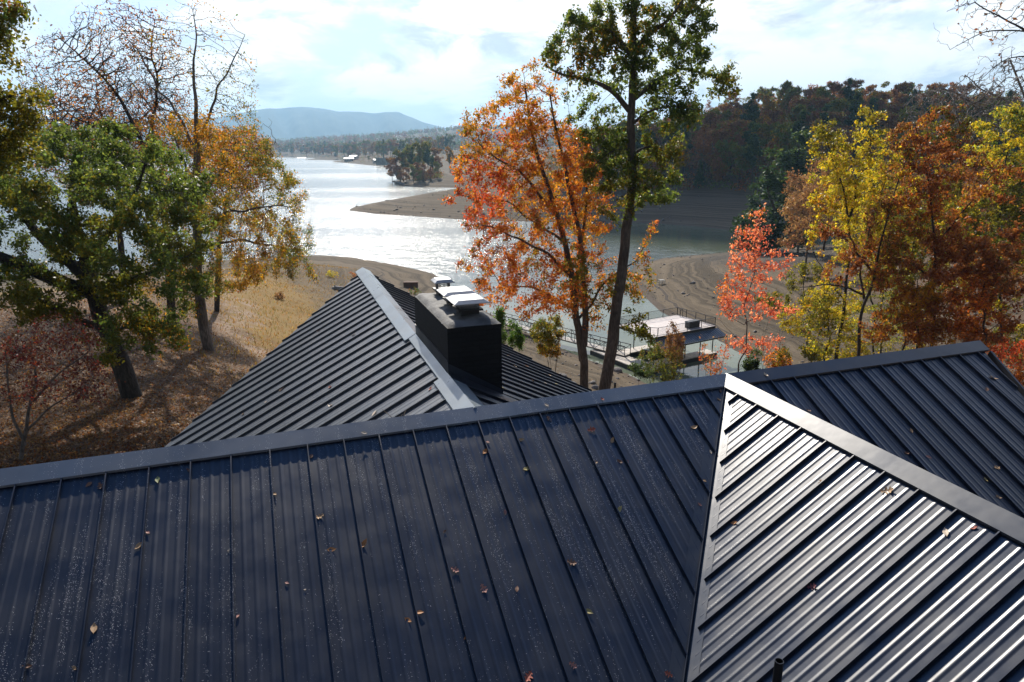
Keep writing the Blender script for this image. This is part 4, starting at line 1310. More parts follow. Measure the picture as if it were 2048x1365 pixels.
# high limbs of a near tree in the upper right corner
YN = 27.0
b0 = grounded(2420, 900, YN)
build_tree('bare_tree', [([b0, T(2330, 300, YN), T(2260, 100, YN), T(2230, -200, YN)], 0.25, 0.1), ([T(2300, 250, YN), T(2150, 130, YN), T(2050, 60, YN), T(1995, 40, YN), T(1950, 5, YN)], 0.07, 0.018),
                         ([T(2060, 65, YN), T(2010, 55, YN), T(1960, 65, YN), T(1900, 100, YN)], 0.03, 0.01), ([T(2150, 140, YN), T(2060, 110, YN), T(1990, 130, YN), T(1950, 170, YN)], 0.03, 0.01)],
    [px_blob(1985, 50, 75, 55, YN, 1.5), px_blob(2040, 110, 60, 50, YN, 1.4), px_blob(1930, 20, 50, 30, YN, 1.0), px_blob(2040, 20, 60, 40, YN, 1.5)], 620, 110, 0.12, [(BROWN, 1), (RUST, 1)], M_BARK_DARK, 63,
    'dark twiggy limbs of a bare tree in the upper right corner', step=0.22, kill=0.32, infl=2.5, tip=0.0065, up=-0.15, hollow=0.05, jit=0.35, spread=0.05)


# ------------------------------------------------------------------ shrubs on the bank
def shrub(name, px, pyb, Y, wpx, hpx, mixes, n, size, seed, label, stems=5, bark=None, natt=260, cat='shrub', group=None, tip=0.004):
    rng = np.random.default_rng(seed)
    b0 = grounded(px, pyb, Y, -0.1)
    k = Y / FOC / 0.96
    w_, h_ = wpx * k / 2, hpx * k
    zt = T(px, pyb, Y)[2]
    top = max(h_ + (zt - b0[2]), 0.5)
    cz = b0[2] + top - h_ * 0.5
    limbs = []
    for s in range(stems):
        a = rng.uniform(0, 6.28)
        e = b0 + np.array([math.cos(a) * w_ * 0.5, math.sin(a) * w_ * 0.5, top * 0.75])
        limbs.append(([b0 + rng.normal(0, 0.04, 3) * [1, 1, 0], (b0 * 0.6 + e * 0.4) + rng.normal(0, 0.05, 3), e], 0.03, 0.008))
    bl = []
    for s in range(6):
        o_ = rng.uniform(-1, 1, 3) * [0.45, 0.45, 0.30]
        bl.append((np.array([b0[0], b0[1], cz]) + o_ * [w_, w_, h_], np.array([w_ * .55, w_ * .55, h_ * .30]), 1))
    return build_tree(name, limbs, bl, int(natt * 1.3), int(n * 1.9), size, mixes, bark or M_BARK, seed, label, cat, group, step=0.16, kill=0.26, infl=1.8, spread=0.10, tip=tip, trunkname='stems', hollow=0.1)


shrub('shrub', 1095, 735, 44, 92, 105, [(GREEN, .8), (OLIVE, .9), (GOLD, .45)], 5200, 0.10, 71, 'leafy green and gold bush between the roof and the gangway', natt=420)
shrub('shrub', 1032, 700, 43, 44, 62, [([(0.06, 0.13, 0.02), (0.09, 0.16, 0.03)], 1)], 2400, 0.09, 72, 'small bright green bush left of the green and gold bush')
shrub('shrub', 1000, 700, 42, 30, 90, [([(0.06, 0.13, 0.02), (0.09, 0.16, 0.03)], 1)], 2000, 0.09, 73, 'narrow bright green bush touching the chimney edge')
shrub('shrub', 1318, 770, 52, 120, 90, [(GREEN, 1), (OLIVE, .5), (BROWN, .5)], 3000, 0.11, 74, 'dull green brush in front of the boat dock')
shrub('shrub', 1345, 745, 50, 66, 105, [(BROWN, 1), (OLIVE, .25), (MAROON, .3)], 1700, 0.11, 75, 'tall brown leaved bush rising before the dock slip')
shrub('shrub', 1285, 760, 53, 70, 40, [(GREEN, 1), (CEDAR, 1)], 1600, 0.10, 76, 'low grey green bush beside the tall oak trunk')
shrub('sapling', 1425, 750, 47, 80, 90, [(RED, .5), (ORANGE, .5), (TAN, .5)], 420, 0.12, 77, 'thin sapling with few salmon leaves against the water', stems=6, cat='sapling')
shrub('shrub', 1500, 752, 44, 50, 60, [(CEDAR, 1), (GREEN, .6)], 1500, 0.10, 78, 'dark green bush at the foot of the slim red maple')
shrub('shrub', 1555, 745, 45, 70, 58, [(ORANGE, .8), (OLIVE, .8), (GOLD, .5)], 1900, 0.11, 79, 'orange and olive bush right of the slim red maple')
shrub('shrub', 1620, 735, 47, 80, 60, [(OLIVE, 1), (YELLOW, .5)], 1900, 0.11, 80, 'olive yellow bush behind the ridge of the roof')
shrub('shrub', 1700, 740, 50, 90, 80, [(YELLOW, 1), (OLIVE, .5)], 1600, 0.12, 81, 'loose yellow bush between the two dark trunks')
shrub('dogwood_shrub', 1990, 740, 38, 110, 80, [(RED, .4), (TAN, .5), (RUST, 1.0)], 1300, 0.11, 82, 'coral red dogwood beside the right end of the roof')
shrub('shrub', 2030, 830, 36, 90, 110, [(RUST, 1), (ORANGE, .4), (OLIVE, .3)], 1300, 0.11, 83, 'rust brush below the right end of the roof')
shrub('shrub', 1935, 700, 44, 90, 60, [(RUST, 1), (BROWN, .6)], 1500, 0.12, 84, 'rust brown brush just above the right end of the ridge')
shrub('shrub', 1540, 620, 52, 110, 34, [(OLIVE, 1), (YELLOW, .3), (GREEN, .3)], 1100, 0.13, 85, 'spray of olive leaves beside the slim red maple', natt=160)
for i, (px, py, mixes, lab) in enumerate((
        (666, 556, [(OLIVE, 1), (YELLOW, .3)], 'yellow green tuft on the mud edge left of the roof peak'),
        (708, 562, [(RUST, 1), (ORANGE, .6)], 'rusty weed tuft on the bank just left of the roof peak'),
        (826, 590, [(GREEN, .8), (ORANGE, .6)], 'small red and green weed by the brown box on the shore'),
        (560, 600, [(BROWN, 1), (TAN, .6)], 'dry brown weeds on the grass under the beech'))):
    b = base_at(px, py)
    shrub('weed_tuft', px, py, b[1], 34, 16, mixes, 300, 0.14, 90 + i, lab, natt=80, cat='weeds')

# ------------------------------------------------------------------ the wooded hillside across the inlet and the far shore: one tree of each kind, then copies


def proto(kind, seed, H, wd, mixes, nleaf, lsize, bark, conical=False, bare=0.0):
    rng = np.random.default_rng(seed)
    limbs = [([(0, 0, -0.6), (rng.normal(0, .3), rng.normal(0, .3), H * .35), (rng.normal(0, .5), rng.normal(0, .5), H * .7), (rng.normal(0, .5), rng.normal(0, .5), H * .93)], H * 0.014, 0.04)]
    bl = []
    if conical:
        for k in range(9):
            f = 0.10 + 0.88 * k / 8
            bl.append((np.array([0, 0, H * f]), np.array([wd * (1.05 - f) + .15, wd * (1.05 - f) + .15, H * .08]), (1.1 - f) ** 1.3 + .05))
    else:
        for k in range(11):
            a, rr = rng.uniform(0, 6.28), rng.uniform(0.15, 0.75) * wd
            f = rng.uniform(0.24, 0.93)
            rad_ = wd * rng.uniform(0.34, 0.58) * (1.15 - 0.5 * abs(f - 0.6))
            bl.append((np.array([rr * math.cos(a), rr * math.sin(a), H * f]), np.array([rad_, rad_, rad_ * .72]), rad_ ** 2))
    o = build_tree(kind, limbs, bl, 520, nleaf, lsize, mixes, bark, seed, step=0.9, kill=1.3, infl=8, tip=0.022, spread=0.38, leaf=M_LEAF_FAR, leaf_tips=3, hollow=0.15, minr=0.02, cscale=3.5, clump=0.75, clump_s=1.6)
    return o


FOREST = [
    ('forest_oak_tree', 'brown leaved oak in the wood on the hillside across the inlet', proto('forest_oak_tree', 101, 20, 6.2, [(BROWN, 1), (OLIVE, .35), (RUST, .4)], 7000, 0.55, M_BARK_DARK)),
    ('forest_oak_tree', 'dull green oak in the wood on the hillside across the inlet', proto('forest_oak_tree', 102, 21, 6.0, [(GREEN, 1), (OLIVE, .6), (BROWN, .2)], 7000, 0.55, M_BARK_DARK)),
    ('forest_maple_tree', 'rust red maple in the wood on the hillside across the inlet', proto('forest_maple_tree', 103, 18, 5.2, [(RUST, .6), (ORANGE, .12), (BROWN, 1), (OLIVE, .3)], 6500, 0.52, M_BARK)),
    ('forest_pine_tree', 'tall dark pine in the wood on the hillside across the inlet', proto('forest_pine_tree', 104, 24, 4.4, [(CEDAR, 1), (GREEN, .35)], 6500, 0.5, M_BARK_DARK)),
    ('forest_bare_tree', 'half bare grey tree in the wood on the hillside across the inlet', proto('forest_bare_tree', 105, 20, 5.5, [(BROWN, 1), (RUST, .4)], 1500, 0.45, M_BARK_GREY)),
    ('forest_hickory_tree', 'olive gold hickory in the wood on the hillside across the inlet', proto('forest_hickory_tree', 106, 18, 5.0, [(OLIVE, 1), (GOLD, .28), (BROWN, .4)], 6500, 0.52, M_BARK)),
    ('forest_cedar_tree', 'dark cone shaped cedar in the wood on the hillside across the inlet', proto('forest_cedar_tree', 107, 15, 3.6, [(CEDAR, 1)], 5200, 0.38, M_BARK, conical=True)),
]
FIRST = [True] * len(FOREST)
NEARPROTO = {}


def put(k, x, y, sc, rz, label=None, group=None, name=None):
    nm, lab, root = FOREST[k]
    if FIRST[k]:
        o = root
        FIRST[k] = False
    else:
        o = copy_tree(root)
    o.location = (x, y, gz(x, y) - 0.2)
    o.rotation_euler = (0, 0, rz)
    o.scale = (sc * random.uniform(.9, 1.1), sc * random.uniform(.9, 1.1), sc)
    tag(o, label or lab, 'tree', group or 'trees of the wooded hillside')
    return o


rg = np.random.default_rng(77)
# hillside: dart throwing, closest rows first
pts = []
tries = 0
cand = np.stack([rg.uniform(10, 390, 9000), rg.uniform(236, 560, 9000)], 1)
cd = shore_dist(cand[:, 0], cand[:, 1])
az_ = np.degrees(np.arctan2(cand[:, 0], cand[:, 1]))
ok = (cd > 50) & (az_ > 5) & (az_ < 41) & (cand[:, 0] > 8)
cand = cand[ok]
order = np.argsort(np.hypot(cand[:, 0], cand[:, 1]) + rg.uniform(0, 60, len(cand)))
for i in order:
    p_ = cand[i]
    mind = 7.0 if shore_dist(p_[:1], p_[1:])[0] < 72 else 9.0
    if all((p_[0] - q[0]) ** 2 + (p_[1] - q[1]) ** 2 > mind ** 2 for q in pts):
        pts.append(p_)
    if len(pts) >= 720:
        break
rest, pts = pts[300:], pts[:300]
for p_ in pts:
    k = rg.choice(7, p=[.30, .22, .08, .12, .12, .12, .04])
    put(int(k), p_[0], p_[1], rg.uniform(.72, 1.12), rg.uniform(0, 6.28))
# slope on the right of the dock cove, closer
pts2 = []
for i in range(4000):
    x, y = rg.uniform(60, 240), rg.uniform(95, 235)
    a = math.degrees(math.atan2(x, y))
    if a < 23.5 or a > 42 or shore_dist(np.array([x]), np.array([y]))[0] < 26 or y < 95 + (x - 60) * .3:
        continue
    if all((x - q[0]) ** 2 + (y - q[1]) ** 2 > 81 for q in pts2):
        pts2.append((x, y))
    if len(pts2) >= 70:
        break
NAMES2 = ['brown leaved oak', 'dull green oak', 'rust red maple', 'tall dark pine', 'half bare grey tree', 'olive gold hickory', 'dark cone shaped cedar']
for (x, y) in pts2:
    k = int(rg.choice(7, p=[.34, .10, .18, .06, .18, .12, .02]))
    put(k, x, y, rg.uniform(.55, .85), rg.uniform(0, 6.28), NAMES2[k] + ' on the slope above the bare mud right of the dock', 'trees above the mud slope')


def far_tree(k, px, py_base, hpx, label, group, Y=None):
    """a tree whose foot stands at the pixel, HPX tall in the photograph"""
    if Y is None:
        b = base_at_far(px, py_base)
    else:
        b = T(px, py_base, Y)
    h = hpx * b[1] / FOC / 0.96
    H = (20, 21, 18, 24, 20, 18, 15)[k]
    return put(k, b[0], b[1], h / H, random.uniform(0, 6.28), label, group)


def base_at_far(px, py):
    r = ray(px, py)
    t = 100.0
    while t < 4000:
        p = r * t
        if HC + p[2] < gz(p[0], p[1]):
            break
        t *= 1.01
    return np.array([p[0], p[1], 0])


# the group where the mud slope meets the wood: two cedars and tan oaks
for k, px, Y, hpx, lab in ((6, 1538, 150, 190, 'broad dark cedar standing at the edge of the mud left of the yellow hickory'), (6, 1506, 168, 120, 'smaller dark cedar at the left of the broad one'),
                           (3, 1580, 175, 215, 'dark pine behind the broad cedar at the end of the mud')):
    p_ = T(px, 470, Y)
    o = put(k, p_[0], p_[1], hpx * Y / FOC / 0.96 / (15 if k == 6 else 24), 1.0, lab, 'evergreens at the mud edge')
    o.scale = (o.scale[2] * 1.7, o.scale[2] * 1.7, o.scale[2])
TANP = proto('tan_oak_tree', 120, 14, 5.0, [(TAN, 1), (BROWN, .6), (RUST, .2)], 5200, 0.34, M_BARK)
for i, (px, Y, hpx, lab) in enumerate(((1600, 138, 150, 'round tan leaved oak right of the broad cedar'), (1618, 118, 165, 'second tan oak, nearer and partly behind the yellow hickory'), (1650, 150, 170, 'third tan oak, behind the yellow hickory'))):
    p_ = T(px, 470, Y)
    o = TANP if i == 0 else copy_tree(TANP)
    o.location = (p_[0], p_[1], gz(p_[0], p_[1]) - .2)
    o.rotation_euler = (0, 0, i * 2.1)
    s_ = hpx * Y / FOC / 0.96 / 14
    o.scale = (s_, s_, s_)
    tag(o, lab, 'tree', 'tan oaks at the mud edge')

# second point across the water: one dark clump
for k, px, Y, hpx, lab in ((1, 806, 500, 58, None), (3, 825, 515, 60, None), (1, 840, 505, 66, None), (0, 792, 492, 46, None), (3, 856, 520, 58, None), (2, 836, 478, 40, None), (0, 872, 530, 48, None), (1, 818, 530, 62, None),
                           (0, 783, 520, 44, None), (5, 900, 560, 44, None), (0, 812, 470, 30, None), (1, 826, 468, 34, None), (0, 846, 470, 32, None), (2, 860, 474, 28, None), (1, 874, 480, 30, None), (0, 800, 474, 26, None), (1, 838, 462, 26, None), (2, 798, 484, 34, None), (1, 850, 540, 62, None), (3, 866, 500, 40, None)):
    p_ = T(px, 335, Y)
    put(k, p_[0], p_[1], hpx * Y / FOC / .96 / (20, 21, 18, 24, 20, 18, 15)[k], random.uniform(0, 6), NAMES2[k] + ' in the dark clump on the point across the water', 'trees on the point across the water')
# far shore
rows = []
for i in range(260):
    px = rg.uniform(560, 905)
    if px < 668:
        Y = rg.uniform(1560, 2150)
    elif px < 745:
        Y = rg.uniform(1290, 1900)
    else:
        Y = rg.uniform(1060, 1800)
    p_ = T(px, 320, Y)
    d_ = shore_dist(p_[:1], p_[1:2])[0]
    if d_ < 18 or d_ > 260:
        continue
    rows.append((p_[0], p_[1]))
for i in range(30):
    px = rg.uniform(-60, 560)
    Y = rg.uniform(2330, 2700)
    p_ = T(px, 315, Y)
    rows.append((p_[0], p_[1]))
for (x, y) in rows[:230]:
    k = int(rg.choice(7, p=[.25, .30, .15, .08, .02, .18, .02]))
    put(k, x, y, rg.uniform(.9, 1.35), rg.uniform(0, 6), NAMES2[k] + ' on the far shore of the lake', 'trees on the far shore')
# low green scrub along the second bank
scr = None
for i in range(16):
    p_ = T(rg.uniform(690, 752), 318, rg.uniform(1010, 1120))
    if shore_dist(p_[:1], p_[1:2])[0] < 12:
        continue
    put(1, p_[0], p_[1], rg.uniform(.30, .45), rg.uniform(0, 6), 'low green scrub tree on the bank before the far houses', 'scrub on the far bank')


# woods too far to tell apart: the ridge beyond the far shore
def far_wood():
    n = 5200
    x = np.concatenate([rg.uniform(-1500, 1500, 3600), rg.uniform(-1700, 300, 1600)])
    y = np.concatenate([rg.uniform(2150, 3600, 3600), rg.uniform(1500, 2600, 1600)])
    d = shore_dist(x, y)
    k_ = d > 70
    x, y = x[k_], y[k_]
    z = ground_z(x, y)
    m_ = 30
    c = np.repeat(np.stack([x, y, z + 8], 1), m_, 0)
    q = c + rg.normal(0, 1, c.shape) * [4.4, 4.4, 4.6]
    v, f = leaf_quads(q, rg.uniform(3.0, 5.5, len(q)), rg, 0, 0.9)
    o = mesh_obj('far_woods', v, f, M_LEAF_FAR, kind='stuff', label='autumn woods on the low ridge beyond the far shore')
    pal = np.array(GREEN + OLIVE + BROWN + RUST + [(0.2, 0.09, 0.03)])
    cols = np.repeat(pal[rg.integers(0, len(pal), len(x))], m_, 0) * np.repeat(rg.uniform(.45, .75, (len(x), 1)), m_, 0)
    set_cols(o, np.repeat(cols, 4, 0))


far_wood()


def wood_rest():
    """the trees of the hillside behind the first three hundred"""
    Q, C = [], []
    pals = [BROWN, GREEN, RUST, CEDAR, BROWN, OLIVE, BROWN + RUST]
    for p_ in rest:
        H, wd = rg.uniform(13, 21), rg.uniform(3.6, 5.6)
        pal = np.array(pals[rg.integers(0, 7)])
        z0 = gz(p_[0], p_[1])
        bl = []
        for k in range(9):
            a, rr, f = rg.uniform(0, 6.28), rg.uniform(.1, .75) * wd, rg.uniform(.3, .93)
            rd_ = wd * rg.uniform(.3, .5)
            bl.append((np.array([p_[0] + rr * math.cos(a), p_[1] + rr * math.sin(a), z0 + H * f]), np.array([rd_, rd_, rd_ * .75]), 1))
        Q.append(blob_points(bl, 620, rg, .3))
        C.append(pal[rg.integers(0, len(pal), 620)] * rg.uniform(.75, 1.2, (620, 1)))
    Q, C = np.concatenate(Q), np.concatenate(C)
    v, f = leaf_quads(Q, rg.uniform(.5, .95, len(Q)), rg, 0, .8)
    o = mesh_obj('distant_wood', v, f, M_LEAF_FAR, kind='stuff', label='farther part of the autumn wood on the hill across the inlet')
    set_cols(o, np.repeat(C, 4, 0))


wood_rest()


def shore_stones():
    n = 9000
    x = np.concatenate([rg.uniform(18, 90, 5000), rg.uniform(-5, 25, 1800), rg.uniform(-70, 70, 2200)])
    y = np.concatenate([rg.uniform(75, 170, 5000), rg.uniform(50, 95, 1800), rg.uniform(225, 330, 2200)])
    d = shore_dist(x, y)
    k_ = (d > .2) & (d < 40) & (rg.uniform(0, 1, n) < .25 + .75 * np.exp(-d / 3) + .5 * (wob(x, y, 8, 1) > .5))
    x, y = x[k_], y[k_]
    n = len(x)
    s = rg.lognormal(-2.1, .55, n) * np.where(y > 200, 2.2, 1)
    z = ground_z(x, y)
    oc = np.array([[1, 0, 0], [0, 1, 0], [-1, 0, 0], [0, -1, 0], [0, 0, .7], [0, 0, -.4]], float)
    v = oc[None] * rg.uniform(.6, 1.3, (n, 6, 1)) * s[:, None, None]
    a = rg.uniform(0, 6.28, n)
    ca, sa = np.cos(a)[:, None], np.sin(a)[:, None]
    v = np.stack([v[..., 0] * ca - v[..., 1] * sa, v[..., 0] * sa + v[..., 1] * ca, v[..., 2]], -1) + np.stack([x, y, z], 1)[:, None, :]
    f0 = np.array([[0, 1, 4], [1, 2, 4], [2, 3, 4], [3, 0, 4], [1, 0, 5], [2, 1, 5], [3, 2, 5], [0, 3, 5]])
    f = (f0[None] + (np.arange(n) * 6)[:, None, None]).reshape(-1, 3)
    mesh_obj('shore_stones', v.reshape(-1, 3), f, M_ROCK, kind='stuff', label='stones and debris strewn over the bare mud banks')


shore_stones()


def undergrowth():
    n = 9000
    x, y = rg.uniform(10, 420, n), rg.uniform(236, 600, n)
    x = np.concatenate([x, rg.uniform(70, 260, 2600)])
    y = np.concatenate([y, rg.uniform(95, 236, 2600)])
    d = shore_dist(x, y)
    k_ = (d > np.where(y < 236, 30, 47)) & (np.degrees(np.arctan2(x, y)) > np.where(y < 236, 24, 3))
    x, y = x[k_], y[k_]
    ex = np.array([T(rg.uniform(776, 880), 335, rg.uniform(478, 545)) for _ in range(420)] + [T(rg.uniform(560, 905), 318, rg.uniform(1080, 1900)) for _ in range(900)])
    ex = ex[shore_dist(ex[:, 0], ex[:, 1]) > 14]
    x, y = np.concatenate([x, ex[:, 0]]), np.concatenate([y, ex[:, 1]])
    m_ = 34
    q = np.repeat(np.stack([x, y, ground_z(x, y)], 1), m_, 0)
    q = q + np.stack([rg.normal(0, 1.6, len(q)), rg.normal(0, 1.6, len(q)), np.abs(rg.normal(0, 1.5, len(q))) + .1], 1)
    v, f = leaf_quads(q, rg.uniform(.4, .8, len(q)), rg, 0, .8)
    o = mesh_obj('wood_undergrowth', v, f, M_LEAF_FAR, kind='stuff', label='brushy undergrowth below the trees of the woods')
    pal = np.array(BROWN + RUST + OLIVE + CEDAR + GREEN)
    set_cols(o, np.repeat(np.repeat(pal[rg.integers(0, len(pal), len(x))], m_, 0) * rg.uniform(.7, 1.2, (len(q), 1)), 4, 0))


undergrowth()


# ------------------------------------------------------------------ far houses, wall, rocks
def far_house(px, Y, wd, dp, ht, rot, roofm, lab, gable=1.6):
    p_ = T(px, 310, Y)
    z = gz(p_[0], p_[1])
    h_ = empty('far_house', (p_[0], p_[1], z - .5), rot, label=lab, cat='house', group='houses on the far shore')
    mb = MB()
    mb.box(-wd / 2, wd / 2, -dp / 2, dp / 2, 0, ht)
    mb.add([(-wd / 2, -dp / 2, ht), (-wd / 2, dp / 2, ht), (-wd / 2, 0, ht + gable)], [(0, 1, 2)])
    mb.add([(wd / 2, -dp / 2, ht), (wd / 2, dp / 2, ht), (wd / 2, 0, ht + gable)], [(0, 1, 2)])
    mb.build('wall', M_FARWALL, h_)
    mb = MB()
    e = .8
    s_ = gable / (dp / 2)
    for sg in (-1, 1):
        vs = [(-wd / 2 - e, sg * (dp / 2 + e), ht - e * s_), (wd / 2 + e, sg * (dp / 2 + e), ht - e * s_), (wd / 2 + e, 0, ht + gable + .02), (-wd / 2 - e, 0, ht + gable + .02)]
        vs += [(a, b, c + .25) for a, b, c in vs]
        mb.add(vs, [(0, 1, 2, 3), (7, 6, 5, 4), (0, 4, 5, 1), (1, 5, 6, 2), (2, 6, 7, 3), (3, 7, 4, 0)])
    mb.build('roof', roofm, h_)
    for k in range(4):
        mb = MB()
        x = -wd / 2 + wd * (k + .5) / 4
        mb.box(x - .7, x + .7, -dp / 2 - .06, -dp / 2 + .02, ht * .35, ht * .75)
        mb.build('window', M_GLASS, h_)
    return h_


far_house(697, 1190, 15, 9, 5, .25, M_FARROOF, 'white roofed house showing above the scrub on the far shore')
far_house(707, 1235, 13, 9, 6, -.2, M_FARROOF, 'second pale house just right of the first on the far shore')
far_house(755, 1040, 14, 8, 4.5, .5, M_FARROOF, 'pale roofed house above the retaining wall', 1.3)
far_house(773, 1000, 9, 7, 4, -.3, M_FARROOF, 'small white roofed house at the right of the retaining wall', 1.2)
far_house(603, 1700, 20, 9, 5, .1, M_FARROOF, 'low pale house alone on the shore at the far left', 1.5)
pa, pb = T(752, 318, 925), T(793, 318, 900)
mb = MB()
za = gz(pa[0], pa[1])
mb.bar((pa[0], pa[1], 6.5), (pb[0], pb[1], 6.5), 0.8, 9.0)
for k in range(9):
    f = (k + .5) / 9
    q = pa * (1 - f) + pb * f
    mb.bar((q[0], q[1] - .55, 2.2), (q[0], q[1] - .55, 11.2), 0.7, 0.5)
tag(mb.build('retaining_wall', M_CONC), 'grey retaining wall on the far shore below the pale houses', 'wall')


def rock(name, x, y, s, seed, lab, mat=None, group=None, squash=.6):
    r_ = np.random.default_rng(seed)
    n1, n2 = 12, 8
    vs = [(0, 0, -1)]
    for j in range(1, n2):
        for i in range(n1):
            a, b = 2 * math.pi * i / n1, math.pi * (j / n2 - .5)
            vs.append((math.cos(a) * math.cos(b), math.sin(a) * math.cos(b), math.sin(b)))
    vs.append((0, 0, 1))
    vs = np.array(vs)
    vs = vs * (1 + .22 * noise3(vs, .7, seed)[:, None]) * r_.uniform(.75, 1.25, 3) * [1, 1, squash] * s
    fs = [(0, 1 + (i + 1) % n1, 1 + i) for i in range(n1)]
    for j in range(n2 - 2):
        for i in range(n1):
            a = 1 + j * n1
            fs.append((a + i, a + (i + 1) % n1, a + n1 + (i + 1) % n1, a + n1 + i))
    a = 1 + (n2 - 2) * n1
    fs += [(a + i, a + (i + 1) % n1, len(vs) - 1) for i in range(n1)]
    o = mesh_obj(name, [tuple(v) for v in vs], fs, mat or M_ROCK, None, False, label=lab, cat='rock', group=group)
    o.location = (x, y, max(gz(x, y), -.2) + s * .15)
    return o


for i in range(11):
    t = i / 10
    p_ = W(788 + 18 * t, 364 + 9 * t + rg.uniform(-1, 1), 0)
    rock('shore_boulder', p_[0], p_[1] + 1, rg.uniform(1.0, 2.2), 200 + i, 'dark boulder at the water edge of the point across the lake', None, 'boulders at the tip of the point')
for i, (px, py) in enumerate(((1006, 757), (1013, 752), (1128, 757), (1135, 763), (1146, 768), (1185, 768), (1190, 777), (1208, 740), (1235, 745), (1120, 752))):
    b = base_at(px, py)
    rock('bank_rock', b[0], b[1], rg.uniform(.25, .5), 230 + i, 'grey brown rock on the bank below the back wing', None, 'rocks on the near bank')

# ------------------------------------------------------------------ boat dock
O = np.array([16.2, 74.9, 0.0])
A_ = np.array([.857, .515, 0.0])
B_ = np.array([-.515, .857, 0.0])
ang = math.atan2(A_[1], A_[0])
dock = empty('boat_dock', (O[0], O[1], 0), ang, label='two storey floating boat dock with a railed upper deck and a lean-to steel roof', cat='dock')
LA, LB, ZD = 9.9, 6.5, 3.9
mb = MB()
mb.box(-2.2, 0.1, -1.2, 8.8, 0.46, 0.55)
mb.build('lower_deck', M_DECKWOOD, dock)
for y0, y1 in ((-0.3, 1.3), (5.2, 6.8)):
    mb = MB()
    mb.box(0.105, LA + .2, y0, y1, 0.46, 0.55)
    mb.build('lower_deck', M_DECKWOOD, dock)
mb = MB()
mb.box(-2.25, 0.15, -1.25, 8.85, 0.0, 0.455)
mb.box(0.16, LA + .25, -0.35, 1.35, 0.0, 0.455)
mb.box(0.16, LA + .25, 5.15, 6.85, 0.0, 0.455)
mb.build('float_frame', M_BLACKMET, dock)
mb = MB()
mb.box(0.0, LA, 0.0, LB, ZD - .06, ZD)
mb.build('upper_deck', M_DECK, dock)
mb = MB()
for y in (0.05, LB / 2, LB - .05):
    mb.bar((0, y, ZD - .2), (LA, y, ZD - .2), .1, .26)
for k in range(6):
    x = .05 + (LA - .1) * k / 5
    mb.bar((x, .11, ZD - .2), (x, LB - .11, ZD - .2), .08, .24)
mb.build('deck_frame', M_BLACKMET, dock)
for x in (.2, LA * .27, LA * .52, LA * .77, LA - .15):
    for y in (0.1, LB - .1):
        mb = MB()
        mb.bar((x, y, .55), (x, y, ZD - .33), .09)
        mb.build('post', M_BLACKMET, dock)


def railing(p, q, n):
    mb = MB()
    p, q = np.array(p, float), np.array(q, float)
    for z in (.10, 1.02):
        mb.bar(p + [0, 0, z], q + [0, 0, z], .045)
    L = np.linalg.norm(q - p)
    for k in range(n + 1):
        c = p + (q - p) * k / n
        mb.bar(c, c + [0, 0, 1.04], .06)
    nb = int(L / .13)
    for k in range(nb):
        c = p + (q - p) * (k + .5) / nb
        mb.bar(c + [0, 0, .1], c + [0, 0, 1.0], .014)
    mb.build('railing', M_BLACKMET, dock)


railing((.6, .05, ZD), (LA - .05, .05, ZD), 4)
railing((LA - .05, .05, ZD), (LA - .05, LB - .05, ZD), 4)
railing((LA - .05, LB - .05, ZD), (.05, LB - .05, ZD), 4)
railing((.05, LB - .05, ZD), (.05, .7, ZD), 3)
railing((.05, .7, ZD), (.6, .05, ZD), 1)
# lean-to roof along the front edge
sk = []
vs, fs = [], []
nx = 60
for i in range(nx * 4 + 1):
    x = -.35 + (LA + .7) * i / (nx * 4)
    h = .035 if i % 8 in (0, 1) else 0
    vs += [(x, -.02, ZD - .33 + h), (x, -1.55, ZD - .95 + h)]
fs = [(2 * i, 2 * i + 2, 2 * i + 3, 2 * i + 1) for i in range(nx * 4)]
mesh_obj('lean_to_roof', vs, fs, M_CAP, dock)
mb = MB()
mb.bar((-.35, -1.56, ZD - 1.03), (LA + .35, -1.56, ZD - 1.03), .04, .15)
mb.build('fascia', M_BLACKMET, dock)
mb = MB()
for s in (0, .42):
    mb.bar((LA - .25 + s * .0, 5.3 + s, .55), (LA - .25, 5.3 + s, ZD + .9), .05)
for k in range(12):
    mb.bar((LA - .25, 5.3, .8 + k * .28), (LA - .25, 5.72, .8 + k * .28), .035)
mb.build('ladder', M_BLACKMET, dock)
# storage box on the upper deck
sb = empty('storage_box', tuple(O + A_ * 7.0 + B_ * 1.0 + np.array([0, 0, ZD])), ang, label='black storage box on the upper deck of the dock', cat='storage box')
mb = MB()
mb.box(-.85, .85, -.38, .38, 0.0, .68)
for k in range(9):
    x = -.8 + k * .2
    mb.box(x - .03, x + .03, -.40, -.382, .05, .62)
mb.build('box_body', simple('resin_black', (.02, .02, .021), .5), sb)
mb = MB()
vs = [(-.9, -.43, .68), (.9, -.43, .68), (.9, .43, .68), (-.9, .43, .68), (-.84, -.36, .78), (.84, -.36, .78), (.84, .36, .80), (-.84, .36, .80)]
mb.add(vs, [(3, 2, 1, 0), (4, 5, 6, 7), (0, 1, 5, 4), (1, 2, 6, 5), (2, 3, 7, 6), (3, 0, 4, 7)])
mb.build('lid', MATS['resin_black'], sb)
